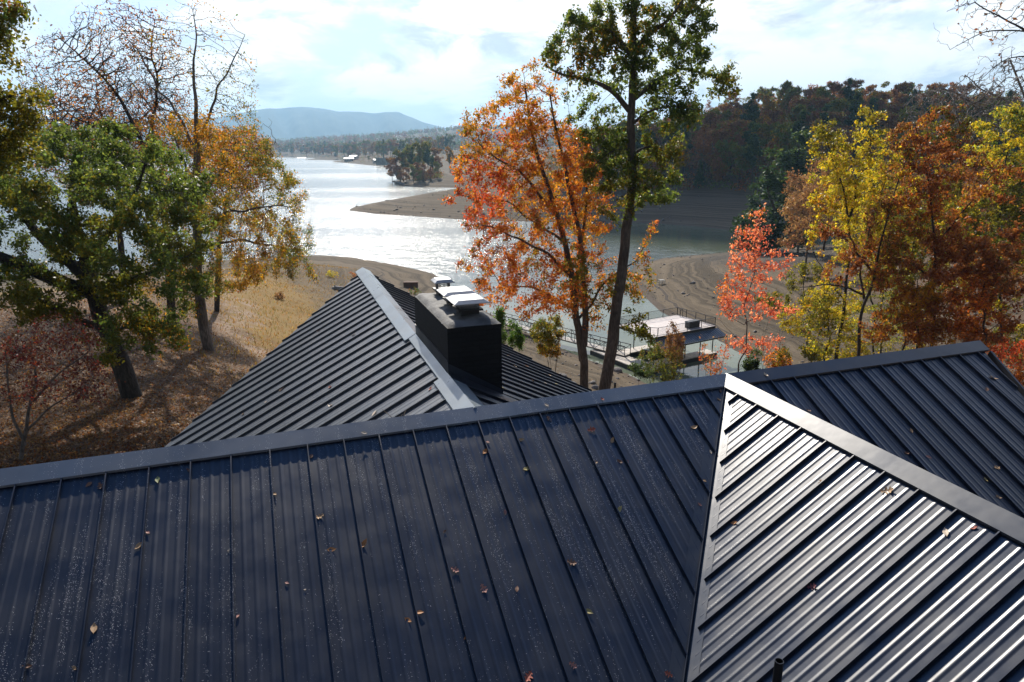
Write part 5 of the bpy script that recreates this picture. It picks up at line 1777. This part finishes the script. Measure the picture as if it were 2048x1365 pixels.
# covered boat in the slip
bt = empty('motor_boat', tuple(O + A_ * 4.8 + B_ * 3.25), ang, label='dark motor boat under a black cover in the slip of the dock', cat='boat')
vs, fs = [], []
ns = 15
for i in range(ns):
    t = i / (ns - 1)
    x = -2.9 + 5.8 * t
    hw = 1.05 * (1 - max(0, (t - .55) / .45) ** 2.2) + .02
    zt = .95 + .25 * t ** 2
    ring_ = [(-.02, -.25 + .35 * t ** 4), (hw * .75, .05 + .3 * t ** 4), (hw, zt), (hw * .72, zt + .22 * (1 - .6 * t)), (0, zt + .34 * (1 - .6 * t))]
    for (yy, zz) in ring_ + [(-a, b) for a, b in ring_[::-1]]:
        vs.append((x, yy, zz))
m_ = 10
for i in range(ns - 1):
    for j in range(m_):
        fs.append((i * m_ + j, i * m_ + (j + 1) % m_, (i + 1) * m_ + (j + 1) % m_, (i + 1) * m_ + j))
fs += [tuple(range(m_))[::-1], tuple((ns - 1) * m_ + j for j in range(m_))]
mesh_obj('hull', vs, fs, simple('dark_gelcoat', (.02, .02, .024), .3), bt, smooth=False)
mb = MB()
mb.add([(-.6, -.8, 1.15), (.9, -.8, 1.2), (.9, .8, 1.2), (-.6, .8, 1.15), (-.4, -.6, 1.95), (.35, -.6, 1.95), (.35, .6, 1.95), (-.4, .6, 1.95)], [(4, 5, 6, 7), (0, 1, 5, 4), (1, 2, 6, 5), (2, 3, 7, 6), (3, 0, 4, 7)])
mb.build('canopy', simple('black_canvas', (.015, .015, .016), .8), bt)

# gangway: two trusses and a walkway
GA, GB = np.array([13.9, 78.6, .62]), np.array([-2.6, 94.3, 1.15])
gd = GB - GA
gl = np.linalg.norm(gd)
gw = empty('gangway', tuple(GA), math.atan2(gd[1], gd[0]), label='black steel truss gangway from the bank to the dock', cat='gangway')
tl = (gd[2]) / gl
Z = lambda x, z: z + x * tl
for sg in (-.62, .62):
    mb = MB()
    nb = 15
    for z, t in ((0.0, .10), (1.25, .08), (.72, .05)):
        mb.bar((0, sg, Z(0, z)), (gl, sg, Z(gl, z)), t)
    for k in range(nb + 1):
        x = gl * k / nb
        mb.bar((x, sg, Z(x, 0)), (x, sg, Z(x, 1.25)), .06)
        if k < nb:
            x2 = gl * (k + 1) / nb
            a, b = ((x, 0), (x2, 1.25)) if k % 2 else ((x, 1.25), (x2, 0))
            mb.bar((a[0], sg, Z(*a)), (b[0], sg, Z(*b)), .05)
    mb.build('truss', M_BLACKMET, gw)
mb = MB()
mb.bar((0, 0, Z(0, .08)), (gl, 0, Z(gl, .08)), 1.15, .05)
mb.build('walkway', M_DECKWOOD, gw)

# ------------------------------------------------------------------ small things on the banks
b = base_at(683, 582)
lg = MB()
lg.tube([(-1.5, 0, .30), (-.9, .05, .38), (0, 0, .36), (1.0, -.06, .33), (2.0, .02, .28)], [.34, .42, .40, .36, .30], 10)
lg.tube([(-.9, 0, .5), (-1.0, -.3, .85), (-.7, -.5, 1.05)], [.14, .10, .05], 7)
lo = lg.build('driftwood_log', M_LOG, None, True, label='weathered grey log lying on the grass left of the back wing', cat='log')
lo.location = tuple(b)
lo.rotation_euler = (0, 0, -.25)
b = base_at(822, 576)
mb = MB()
mb.box(-1.25, 1.25, -.45, .45, 0, .95)
mb.box(-1.32, 1.32, -.52, .52, .951, 1.05)
bo = mb.build('brick_box', simple('brown_brick', (.13, .075, .05), .9, 0, .3, 8), None, False, label='low brown brick box on the shore behind the chimney', cat='brick box')
bo.location = (b[0], b[1], b[2] + .05)
b = base_at(1321, 570)
mb = MB()
for z in (.05, .45, .85):
    mb.bar((-.6, -.3, z), (.6, -.3, z), .12, .05)
    mb.bar((-.6, .3, z), (.6, .3, z), .12, .05)
for x in (-.6, 0, .6):
    mb.bar((x, -.34, 0), (x, -.34, .95), .10, .05)
    mb.bar((x, .34, 0), (x, .34, .95), .10, .05)
for k in range(6):
    mb.bar((-.6, -.28 + k * .112, .93), (.6, -.28 + k * .112, .93), .09, .03)
cr = mb.build('slatted_crate', simple('bleached_wood', (.42, .40, .36), .8), None, False, label='bleached slatted crate left on the bare mud across the cove', cat='crate')
cr.location = tuple(b)
cr.rotation_euler = (.15, .1, .5)
b = base_at(1230, 790)
p_ = T(1230, 770, 33.0)
mb = MB()
mb.tube([(0, 0, -(p_[2] - gz(p_[0], p_[1]))), (0, 0, 0), (0, 0, .10)], [.06, .06, .06], 12)
po = mb.build('post', M_BLACKMET, None, True, label='short black pole top by the foot of the tall oak', cat='pole')
po.location = tuple(p_)
po.name = 'black_pole'

# brittle litter on the lawn
def litter():
    n = 26000
    px, py = rg.uniform(-40, 700, n * 2), rg.uniform(560, 960, n * 2)
    r = np.array([ray(a, b) for a, b in zip(px, py)])
    t = (15.0 - HC) / r[:, 2]
    ok = t > 0
    x, y = (r[:, 0] * t)[ok], (r[:, 1] * t)[ok]
    x = np.concatenate([x, rg.uniform(0, 16, 2500)])
    y = np.concatenate([y, rg.uniform(45, 74, 2500)])
    z = ground_z(x, y)
    k_ = (shore_dist(x, y) > 6) & (y < 90)
    q = np.stack([x, y, z + .03], 1)[k_]
    v, f = leaf_quads(q, rg.uniform(.06, .14, len(q)), rg, 0, .6, flat=6)
    o = mesh_obj('fallen_leaves', v, f, M_LEAF, kind='stuff', label='fallen leaves scattered over the bank')
    pal = np.array(BROWN + TAN + TAN + RUST)
    set_cols(o, np.repeat(np.clip(pal[rg.integers(0, len(pal), len(q))] * rg.uniform(.4, 1.1, (len(q), 1)), 0, .8), 4, 0))


litter()


def dry_grass():
    n = 60000
    x, y = rg.uniform(-60, 0, n), rg.uniform(36, 135, n)
    d = shore_dist(x, y)
    k_ = (d > 15) & (d < 48) & (rg.uniform(0, 1, n) < .55 + .45 * wob(x, y, 3.0, 1.0))
    x, y = x[k_], y[k_]
    n = len(x)
    z = ground_z(x, y)
    a = rg.uniform(0, 6.28, n)
    h = rg.uniform(.08, .30, n)
    sd = np.stack([np.cos(a), np.sin(a), 0 * a], 1) * rg.uniform(.02, .05, n)[:, None]
    lean = np.stack([rg.normal(0, .10, n), rg.normal(0, .10, n), h], 1)
    b = np.stack([x, y, z - .02], 1)
    v = np.stack([b - sd, b + sd, b + lean + sd * .3, b + lean - sd * .3], 1).reshape(-1, 3)
    f = (np.arange(n) * 4)[:, None] + np.arange(4)[None]
    o = mesh_obj('dry_grass', v, f, M_LEAF, kind='stuff', label='golden brown autumn grass on the bank')
    pal = np.array([(.26, .13, .03), (.32, .17, .045), (.20, .13, .03), (.32, .20, .07), (.24, .11, .03), (.16, .14, .05), (.15, .09, .045), (.13, .12, .04), (.20, .13, .07)])
    set_cols(o, np.repeat(pal[rg.integers(0, len(pal), n)] * rg.uniform(.6, 1.15, (n, 1)), 4, 0))


dry_grass()

# ------------------------------------------------------------------ leaves lying on the roof


def leaf_shape(lobed):
    """half outline of a leaf along its length 0..1"""
    if lobed:
        return [(0, .012), (.10, .02), (.16, .17), (.22, .20), (.27, .07), (.36, .10), (.44, .33), (.52, .36), (.56, .12), (.63, .11), (.72, .28), (.79, .29), (.83, .10), (.90, .12), (1.0, .01)]
    return [(0, .012), (.08, .03), (.18, .13), (.32, .22), (.48, .25), (.64, .21), (.80, .12), (.92, .045), (1.0, .005)]


def make_leaf(lobed, curl, seed):
    half = leaf_shape(lobed)
    r = random.Random(seed)
    vs, fs = [], []
    for (t, w_) in half:
        z0 = curl * (t - .45) ** 2 * 1.6 + .05 * math.sin(5 * t + seed)
        wl, wr2 = w_ * r.uniform(.88, 1.08), w_ * r.uniform(.88, 1.08)
        lift = curl * .9
        vs += [(t - .5, -wl, z0 + lift * wl), (t - .5, -wl * .5, z0 + lift * wl * .3), (t - .5, 0, z0 - .012), (t - .5, wr2 * .5, z0 + lift * wr2 * .3), (t - .5, wr2, z0 + lift * wr2)]
    for i in range(len(half) - 1):
        for j in range(4):
            b = i * 5 + j
            fs.append((b, b + 1, b + 6, b + 5))
    return vs, fs


LEAFCOL = {'tan': (.40, .25, .13), 'brown': (.17, .085, .05), 'orange': (.40, .17, .055), 'yellow': (.42, .34, .13), 'pinkish': (.33, .15, .12), 'red': (.33, .08, .045), 'pale': (.58, .46, .34), 'purple': (.16, .045, .055), 'green': (.22, .24, .10)}
LEAFMAT = {}
for cn, cc in LEAFCOL.items():
    LEAFMAT[cn] = simple('dry_leaf_' + cn.replace(' ', '_'), cc, .65, 0, .22, 25.0)
PLANES = {
    'near': ((0, 0, 0), (0, -1, -MS), 'near dark slope'),
    'right': ((0, 0, 0), (0, -1, -MS), 'far right slope'),
    'wing': ((0, 0, 0), (-1, 0, -MP), 'shiny wing'),
    'backl': ((RX, 0, 0), (-1, 0, -MS), 'back left slope'),
    'backr': ((RX, 0, 0), (1, 0, -MS), 'back right slope')}
RL = [  # px, py, plane, colour, shape, length
    (188, 1258, 'near', 'tan', 'oval', .11), (55, 1333, 'near', 'brown', 'oval', .08), (149, 1337, 'near', 'tan', 'oval', .055), (278, 1093, 'near', 'tan', 'oval', .10), (296, 1066, 'near', 'pinkish', 'oval', .06),
    (316, 961, 'near', 'green', 'oval', .10), (178, 970, 'near', 'brown', 'oval', .08), (201, 973, 'near', 'brown', 'lobed', .09), (378, 942, 'near', 'brown', 'oval', .07), (458, 1101, 'near', 'pale', 'oval', .04),
    (549, 989, 'near', 'tan', 'oval', .07), (574, 1167, 'near', 'pinkish', 'oval', .05), (610, 1180, 'near', 'pale', 'oval', .03), (476, 1233, 'near', 'pinkish', 'oval', .05), (640, 1034, 'near', 'tan', 'lobed', .10),
    (663, 1100, 'near', 'orange', 'oval', .10), (727, 1089, 'near', 'orange', 'oval', .12), (839, 1226, 'near', 'orange', 'oval', .09), (816, 1241, 'near', 'orange', 'oval', .085), (909, 1141, 'near', 'pinkish', 'lobed', .10),
    (967, 1178, 'near', 'pinkish', 'lobed', .11), (1034, 1179, 'near', 'brown', 'oval', .08), (1142, 1126, 'near', 'brown', 'lobed', .12), (1177, 1224, 'near', 'yellow', 'oval', .10), (970, 904, 'near', 'orange', 'oval', .11),
    (975, 885, 'near', 'pinkish', 'oval', .06), (1041, 881, 'near', 'tan', 'oval', .09), (1053, 938, 'near', 'yellow', 'oval', .11), (1010, 1025, 'near', 'pinkish', 'oval', .07), (889, 1064, 'near', 'brown', 'oval', .05),
    (1182, 861, 'near', 'red', 'lobed', .12), (1224, 882, 'near', 'tan', 'oval', .10), (1239, 924, 'near', 'brown', 'oval', .09), (1254, 925, 'near', 'red', 'oval', .07), (1238, 1020, 'near', 'yellow', 'oval', .11),
    (1387, 856, 'near', 'tan', 'oval', .12), (1057, 1354, 'near', 'red', 'lobed', .12), (1145, 1331, 'near', 'pinkish', 'lobed', .09), (930, 1277, 'near', 'orange', 'oval', .04), (622, 914, 'near', 'brown', 'oval', .08),
    (1190, 925, 'near', 'tan', 'lobed', .07), (1098, 840, 'near', 'brown', 'lobed', .10), (1394, 1090, 'wing', 'brown', 'oval', .06), (1774, 983, 'wing', 'tan', 'lobed', .14), (1892, 1066, 'wing', 'pale', 'oval', .11),
    (1642, 967, 'wing', 'tan', 'lobed', .10), (1469, 1047, 'wing', 'orange', 'oval', .09), (1624, 1175, 'wing', 'purple', 'lobed', .10), (1948, 1057, 'wing', 'red', 'oval', .07), (1416, 948, 'wing', 'tan', 'oval', .09), (1446, 792, 'wing', 'orange', 'oval', .10), (1441, 783, 'near', 'brown', 'oval', .09), (1437, 800, 'near', 'tan', 'oval', .07), (1421, 905, 'near', 'pale', 'oval', .06), (1408, 962, 'near', 'tan', 'oval', .07), (1399, 1010, 'near', 'pinkish', 'oval', .06), (1381, 1118, 'wing', 'tan', 'oval', .07), (1337, 1350, 'near', 'red', 'lobed', .09),
    (1589, 820, 'right', 'red', 'oval', .10), (1616, 822, 'right', 'brown', 'lobed', .08), (1822, 863, 'right', 'tan', 'oval', .09), (1813, 907, 'right', 'brown', 'oval', .09), (1857, 915, 'right', 'pinkish', 'oval', .09),
    (1993, 936, 'right', 'tan', 'lobed', .11), (1971, 960, 'right', 'yellow', 'oval', .08), (1986, 757, 'right', 'tan', 'oval', .13), (1973, 780, 'right', 'brown', 'oval', .11), (1788, 765, 'right', 'brown', 'oval', .07), (1996, 995, 'right', 'tan', 'oval', .08),
    (565, 779, 'backl', 'brown', 'lobed', .16), (487, 829, 'backl', 'tan', 'oval', .12), (749, 828, 'backl', 'pale', 'oval', .14), (661, 812, 'backl', 'pale', 'oval', .13), (861, 779, 'backl', 'red', 'oval', .10), (637, 663, 'backl', 'brown', 'oval', .12), (707, 671, 'backl', 'tan', 'oval', .12), (532, 805, 'backl', 'pale', 'oval', .07), (660, 775, 'backl', 'red', 'oval', .12),
    (1030, 734, 'backr', 'tan', 'oval', .13), (1038, 757, 'backr', 'yellow', 'oval', .12), (1066, 763, 'backr', 'tan', 'oval', .11), (1053, 733, 'backr', 'orange', 'oval', .10), (1010, 697, 'backr', 'pale', 'oval', .10), (1112, 769, 'backr', 'yellow', 'oval', .10), (1099, 752, 'backr', 'tan', 'oval', .11), (1000, 732, 'backr', 'pale', 'oval', .11), (1007, 779, 'backr', 'yellow', 'oval', .16), (1077, 745, 'backr', 'brown', 'oval', .10), (1015, 712, 'backr', 'tan', 'oval', .08), (1091, 768, 'backr', 'pale', 'oval', .09)]
A0 = np.array([AW[0], AW[1], HC - HB])
rot = np.array([[math.cos(AZ), -math.sin(AZ), 0], [math.sin(AZ), math.cos(AZ), 0], [0, 0, 1]])
rl = random.Random(5)
MESHES = {}
used = {}
WORDS = ['first', 'second', 'third', 'fourth', 'fifth', 'sixth', 'seventh', 'eighth', 'ninth', 'tenth', 'eleventh', 'twelfth', 'thirteenth', 'fourteenth', 'fifteenth', 'sixteenth', 'seventeenth', 'eighteenth', 'nineteenth', 'twentieth', 'twenty-first', 'twenty-second', 'twenty-third']
for i, (px, py, pl, cn, shp, ln_) in enumerate(RL):
    o_, dwn, pname = PLANES[pl]
    dwn = np.array(dwn, float)
    along = np.array([1.0, 0, 0]) if pl in ('near', 'right') else np.array([0, 1.0, 0])
    nl = np.cross(along, dwn)
    nl = nl / np.linalg.norm(nl)
    if nl[2] < 0:
        nl = -nl
    nw = rot @ nl
    ow = A0 + rot @ np.array(o_, float)
    r = ray(px, py)
    c = np.array([0, 0, HC])
    t = (nw @ (ow - c)) / (nw @ r)
    p_ = c + r * t
    loc_ = rot.T @ (p_ - A0)
    key = (cn, shp, i % 3)
    if key not in MESHES:
        vs, fs = make_leaf(shp == 'lobed', rl.uniform(.12, .38), i)
        o = mesh_obj('fallen_leaf', vs, fs, LEAFMAT[cn])
        MESHES[key] = o.data
    else:
        o = bpy.data.objects.new('fallen_leaf', MESHES[key])
        COL.objects.link(o)
    zx = nw
    xx = rot @ nrm(along * math.cos(6.28 * rl.random()) + nrm(dwn) * math.sin(6.28 * rl.random()) + 1e-6)
    xx = nrm(xx - zx * (xx @ zx))
    yx = np.cross(zx, xx)
    M = Matrix(((xx[0], yx[0], zx[0], p_[0] + nw[0] * .007), (xx[1], yx[1], zx[1], p_[1] + nw[1] * .007), (xx[2], yx[2], zx[2], p_[2] + nw[2] * .007), (0, 0, 0, 1)))
    o.matrix_world = M @ Matrix.Rotation(rl.uniform(-.25, .25), 4, 'X') @ Matrix.Diagonal((ln_, ln_ * 1.0, ln_, 1))
    # the label names the strip of roof the leaf lies on
    small = 'tiny ' if ln_ < .055 else ('large ' if ln_ > .105 else '')
    shape = 'oak leaf' if shp == 'lobed' else 'oval leaf'
    if pl == 'near':
        k = int((-loc_[0] - vr * -loc_[1] * 1.0) / SEAM + 22) if False else max(0, int((-0.10 - loc_[0]) / SEAM))
        sl_ = -loc_[1]
        where = ('under the cap of' if sl_ < .55 else 'high on' if sl_ < 1.6 else 'halfway down' if sl_ < 3.0 else 'low on') + ' the near slope, %s strip from the valley' % WORDS[min(k, 22)]
    elif pl == 'right':
        k = max(0, int((loc_[0] - .22) / SEAM))
        where = '%s the far right slope, %s strip from the apex' % ('high on' if -loc_[1] < .6 else 'lower on', WORDS[min(k, 22)])
    elif pl == 'wing':
        k = max(0, int(-loc_[1] / SEAM))
        where = '%s the shiny wing, %s strip from its peak' % ('high on' if -loc_[0] < .9 else 'low on' if -loc_[0] > .75 * vr * -loc_[1] else 'midway on', WORDS[min(k, 22)])
    else:
        k = max(0, int(loc_[1] / SEAM))
        d_ = abs(loc_[0] - RX)
        where = '%s the %s, %s strip back' % ('high on' if d_ < .9 else 'midway on' if d_ < 2.4 else 'low on', pname, WORDS[min(k, 22)])
    lab = '%s%s %s %s' % (small, cn, shape, where)
    tag(o, lab, 'leaf', 'fallen leaves on the roof')
# leaves on the ridge cap
for i, (px, py, cn, ln_) in enumerate(((728, 872, 'pale', .08), (1092, 816, 'pale', .08), (1203, 804, 'red', .07), (1529, 755, 'pale', .09))):
    n_ = rot @ nrm(np.array([0, -MS, 1.0]))
    r = ray(px, py)
    c = np.array([0, 0, HC])
    p_ = c + r * ((n_ @ (A0 - c)) / (n_ @ r)) + n_ * .05
    vs, fs = make_leaf(False, .4, 300 + i)
    o = mesh_obj('fallen_leaf', vs, fs, LEAFMAT[cn])
    xx = nrm(np.cross(n_, rot @ np.array([.3 + i, 1.0, .2])))
    yx = np.cross(n_, xx)
    o.matrix_world = Matrix(((xx[0], yx[0], n_[0], p_[0]), (xx[1], yx[1], n_[1], p_[1]), (xx[2], yx[2], n_[2], p_[2]), (0, 0, 0, 1))) @ Matrix.Diagonal((ln_, ln_, ln_, 1))
    tag(o, ('pale leaf on the main ridge cap before the back wing', 'pale leaf on the main ridge cap just right of the back wing', 'red leaf on the main ridge cap below the tall oak trunk', 'pale leaf on the ridge cap right of the roof junction')[i], 'leaf', 'fallen leaves on the roof')
# dead twig caught behind the ridge
q = rot @ np.array([-4.62, 0.62, 0]) + A0
q[2] = A0[2] - .38
mb = MB()
rt = random.Random(3)
for s in range(9):
    a = rt.uniform(0, 6.28)
    L = rt.uniform(.12, .42)
    mb.tube([(0, 0, .03), (math.cos(a) * L * .5, math.sin(a) * L * .5, .10 + rt.uniform(0, .06)), (math.cos(a) * L, math.sin(a) * L, .09 + rt.uniform(-.02, .12))], [.007, .005, .003], 5)
tw = mb.build('dead_twig', M_BARK, None, True, label='dead twig caught on the back wing just behind the main ridge', cat='twig')
tw.location = tuple(q)

# ------------------------------------------------------------------ the air over the lake
m, nt, out = new_mat('haze')
pv = nt.add('ShaderNodeVolumePrincipled', ins={'Color': (0.42, 0.72, 1.0, 1), 'Density': 0.00013, 'Anisotropy': 0.25})
nt.put(out, 'Volume', pv.outputs[0])
mb = MB()
mb.box(-10300, 10300, -10300, 10300, -6.5, 590)
mb.build('haze', m, kind='stuff')

# unseen cumulus added above the frame to throw its shadow on the wooded hillside
cl = []
rc = np.random.default_rng(8)
tx, ty, hz_ = 130.0, 280.0, 980.0
cc_ = np.array([tx, ty, 0]) + np.array(SUN_DIR) / SUN_DIR[2] * hz_
mb = MB()
for k in range(26):
    a, r_ = rc.uniform(0, 6.28), math.sqrt(rc.uniform(0, 1))
    c0 = cc_ + np.array([math.cos(a) * r_ * 105, math.sin(a) * r_ * 62, rc.uniform(0, 40)])
    R0 = rc.uniform(30, 52)
    n1, n2 = 16, 9
    vs = [c0 + np.array([0, 0, -R0 * .5])]
    for j in range(1, n2):
        for i in range(n1):
            u_, v_ = 2 * math.pi * i / n1, math.pi * (j / n2 - .5)
            q = np.array([math.cos(u_) * math.cos(v_), math.sin(u_) * math.cos(v_), math.sin(v_) * (.5 if v_ < 0 else .9)])
            vs.append(c0 + q * R0 * (1 + .12 * math.sin(5 * u_ + k) * math.cos(4 * v_ + k)))
    vs.append(c0 + np.array([0, 0, R0 * .9]))
    fs = [(0, 1 + (i + 1) % n1, 1 + i) for i in range(n1)]
    for j in range(n2 - 2):
        for i in range(n1):
            b = 1 + j * n1
            fs.append((b + i, b + (i + 1) % n1, b + n1 + (i + 1) % n1, b + n1 + i))
    b = 1 + (n2 - 2) * n1
    fs += [(b + i, b + (i + 1) % n1, len(vs) - 1) for i in range(n1)]
    mb.add(vs, fs)
mb.build('shade_cloud', simple('cloud_white', (.85, .86, .88), 1.0, 0, .02), None, True, kind='stuff', label='white cumulus added out of frame to shade the wooded hillside')
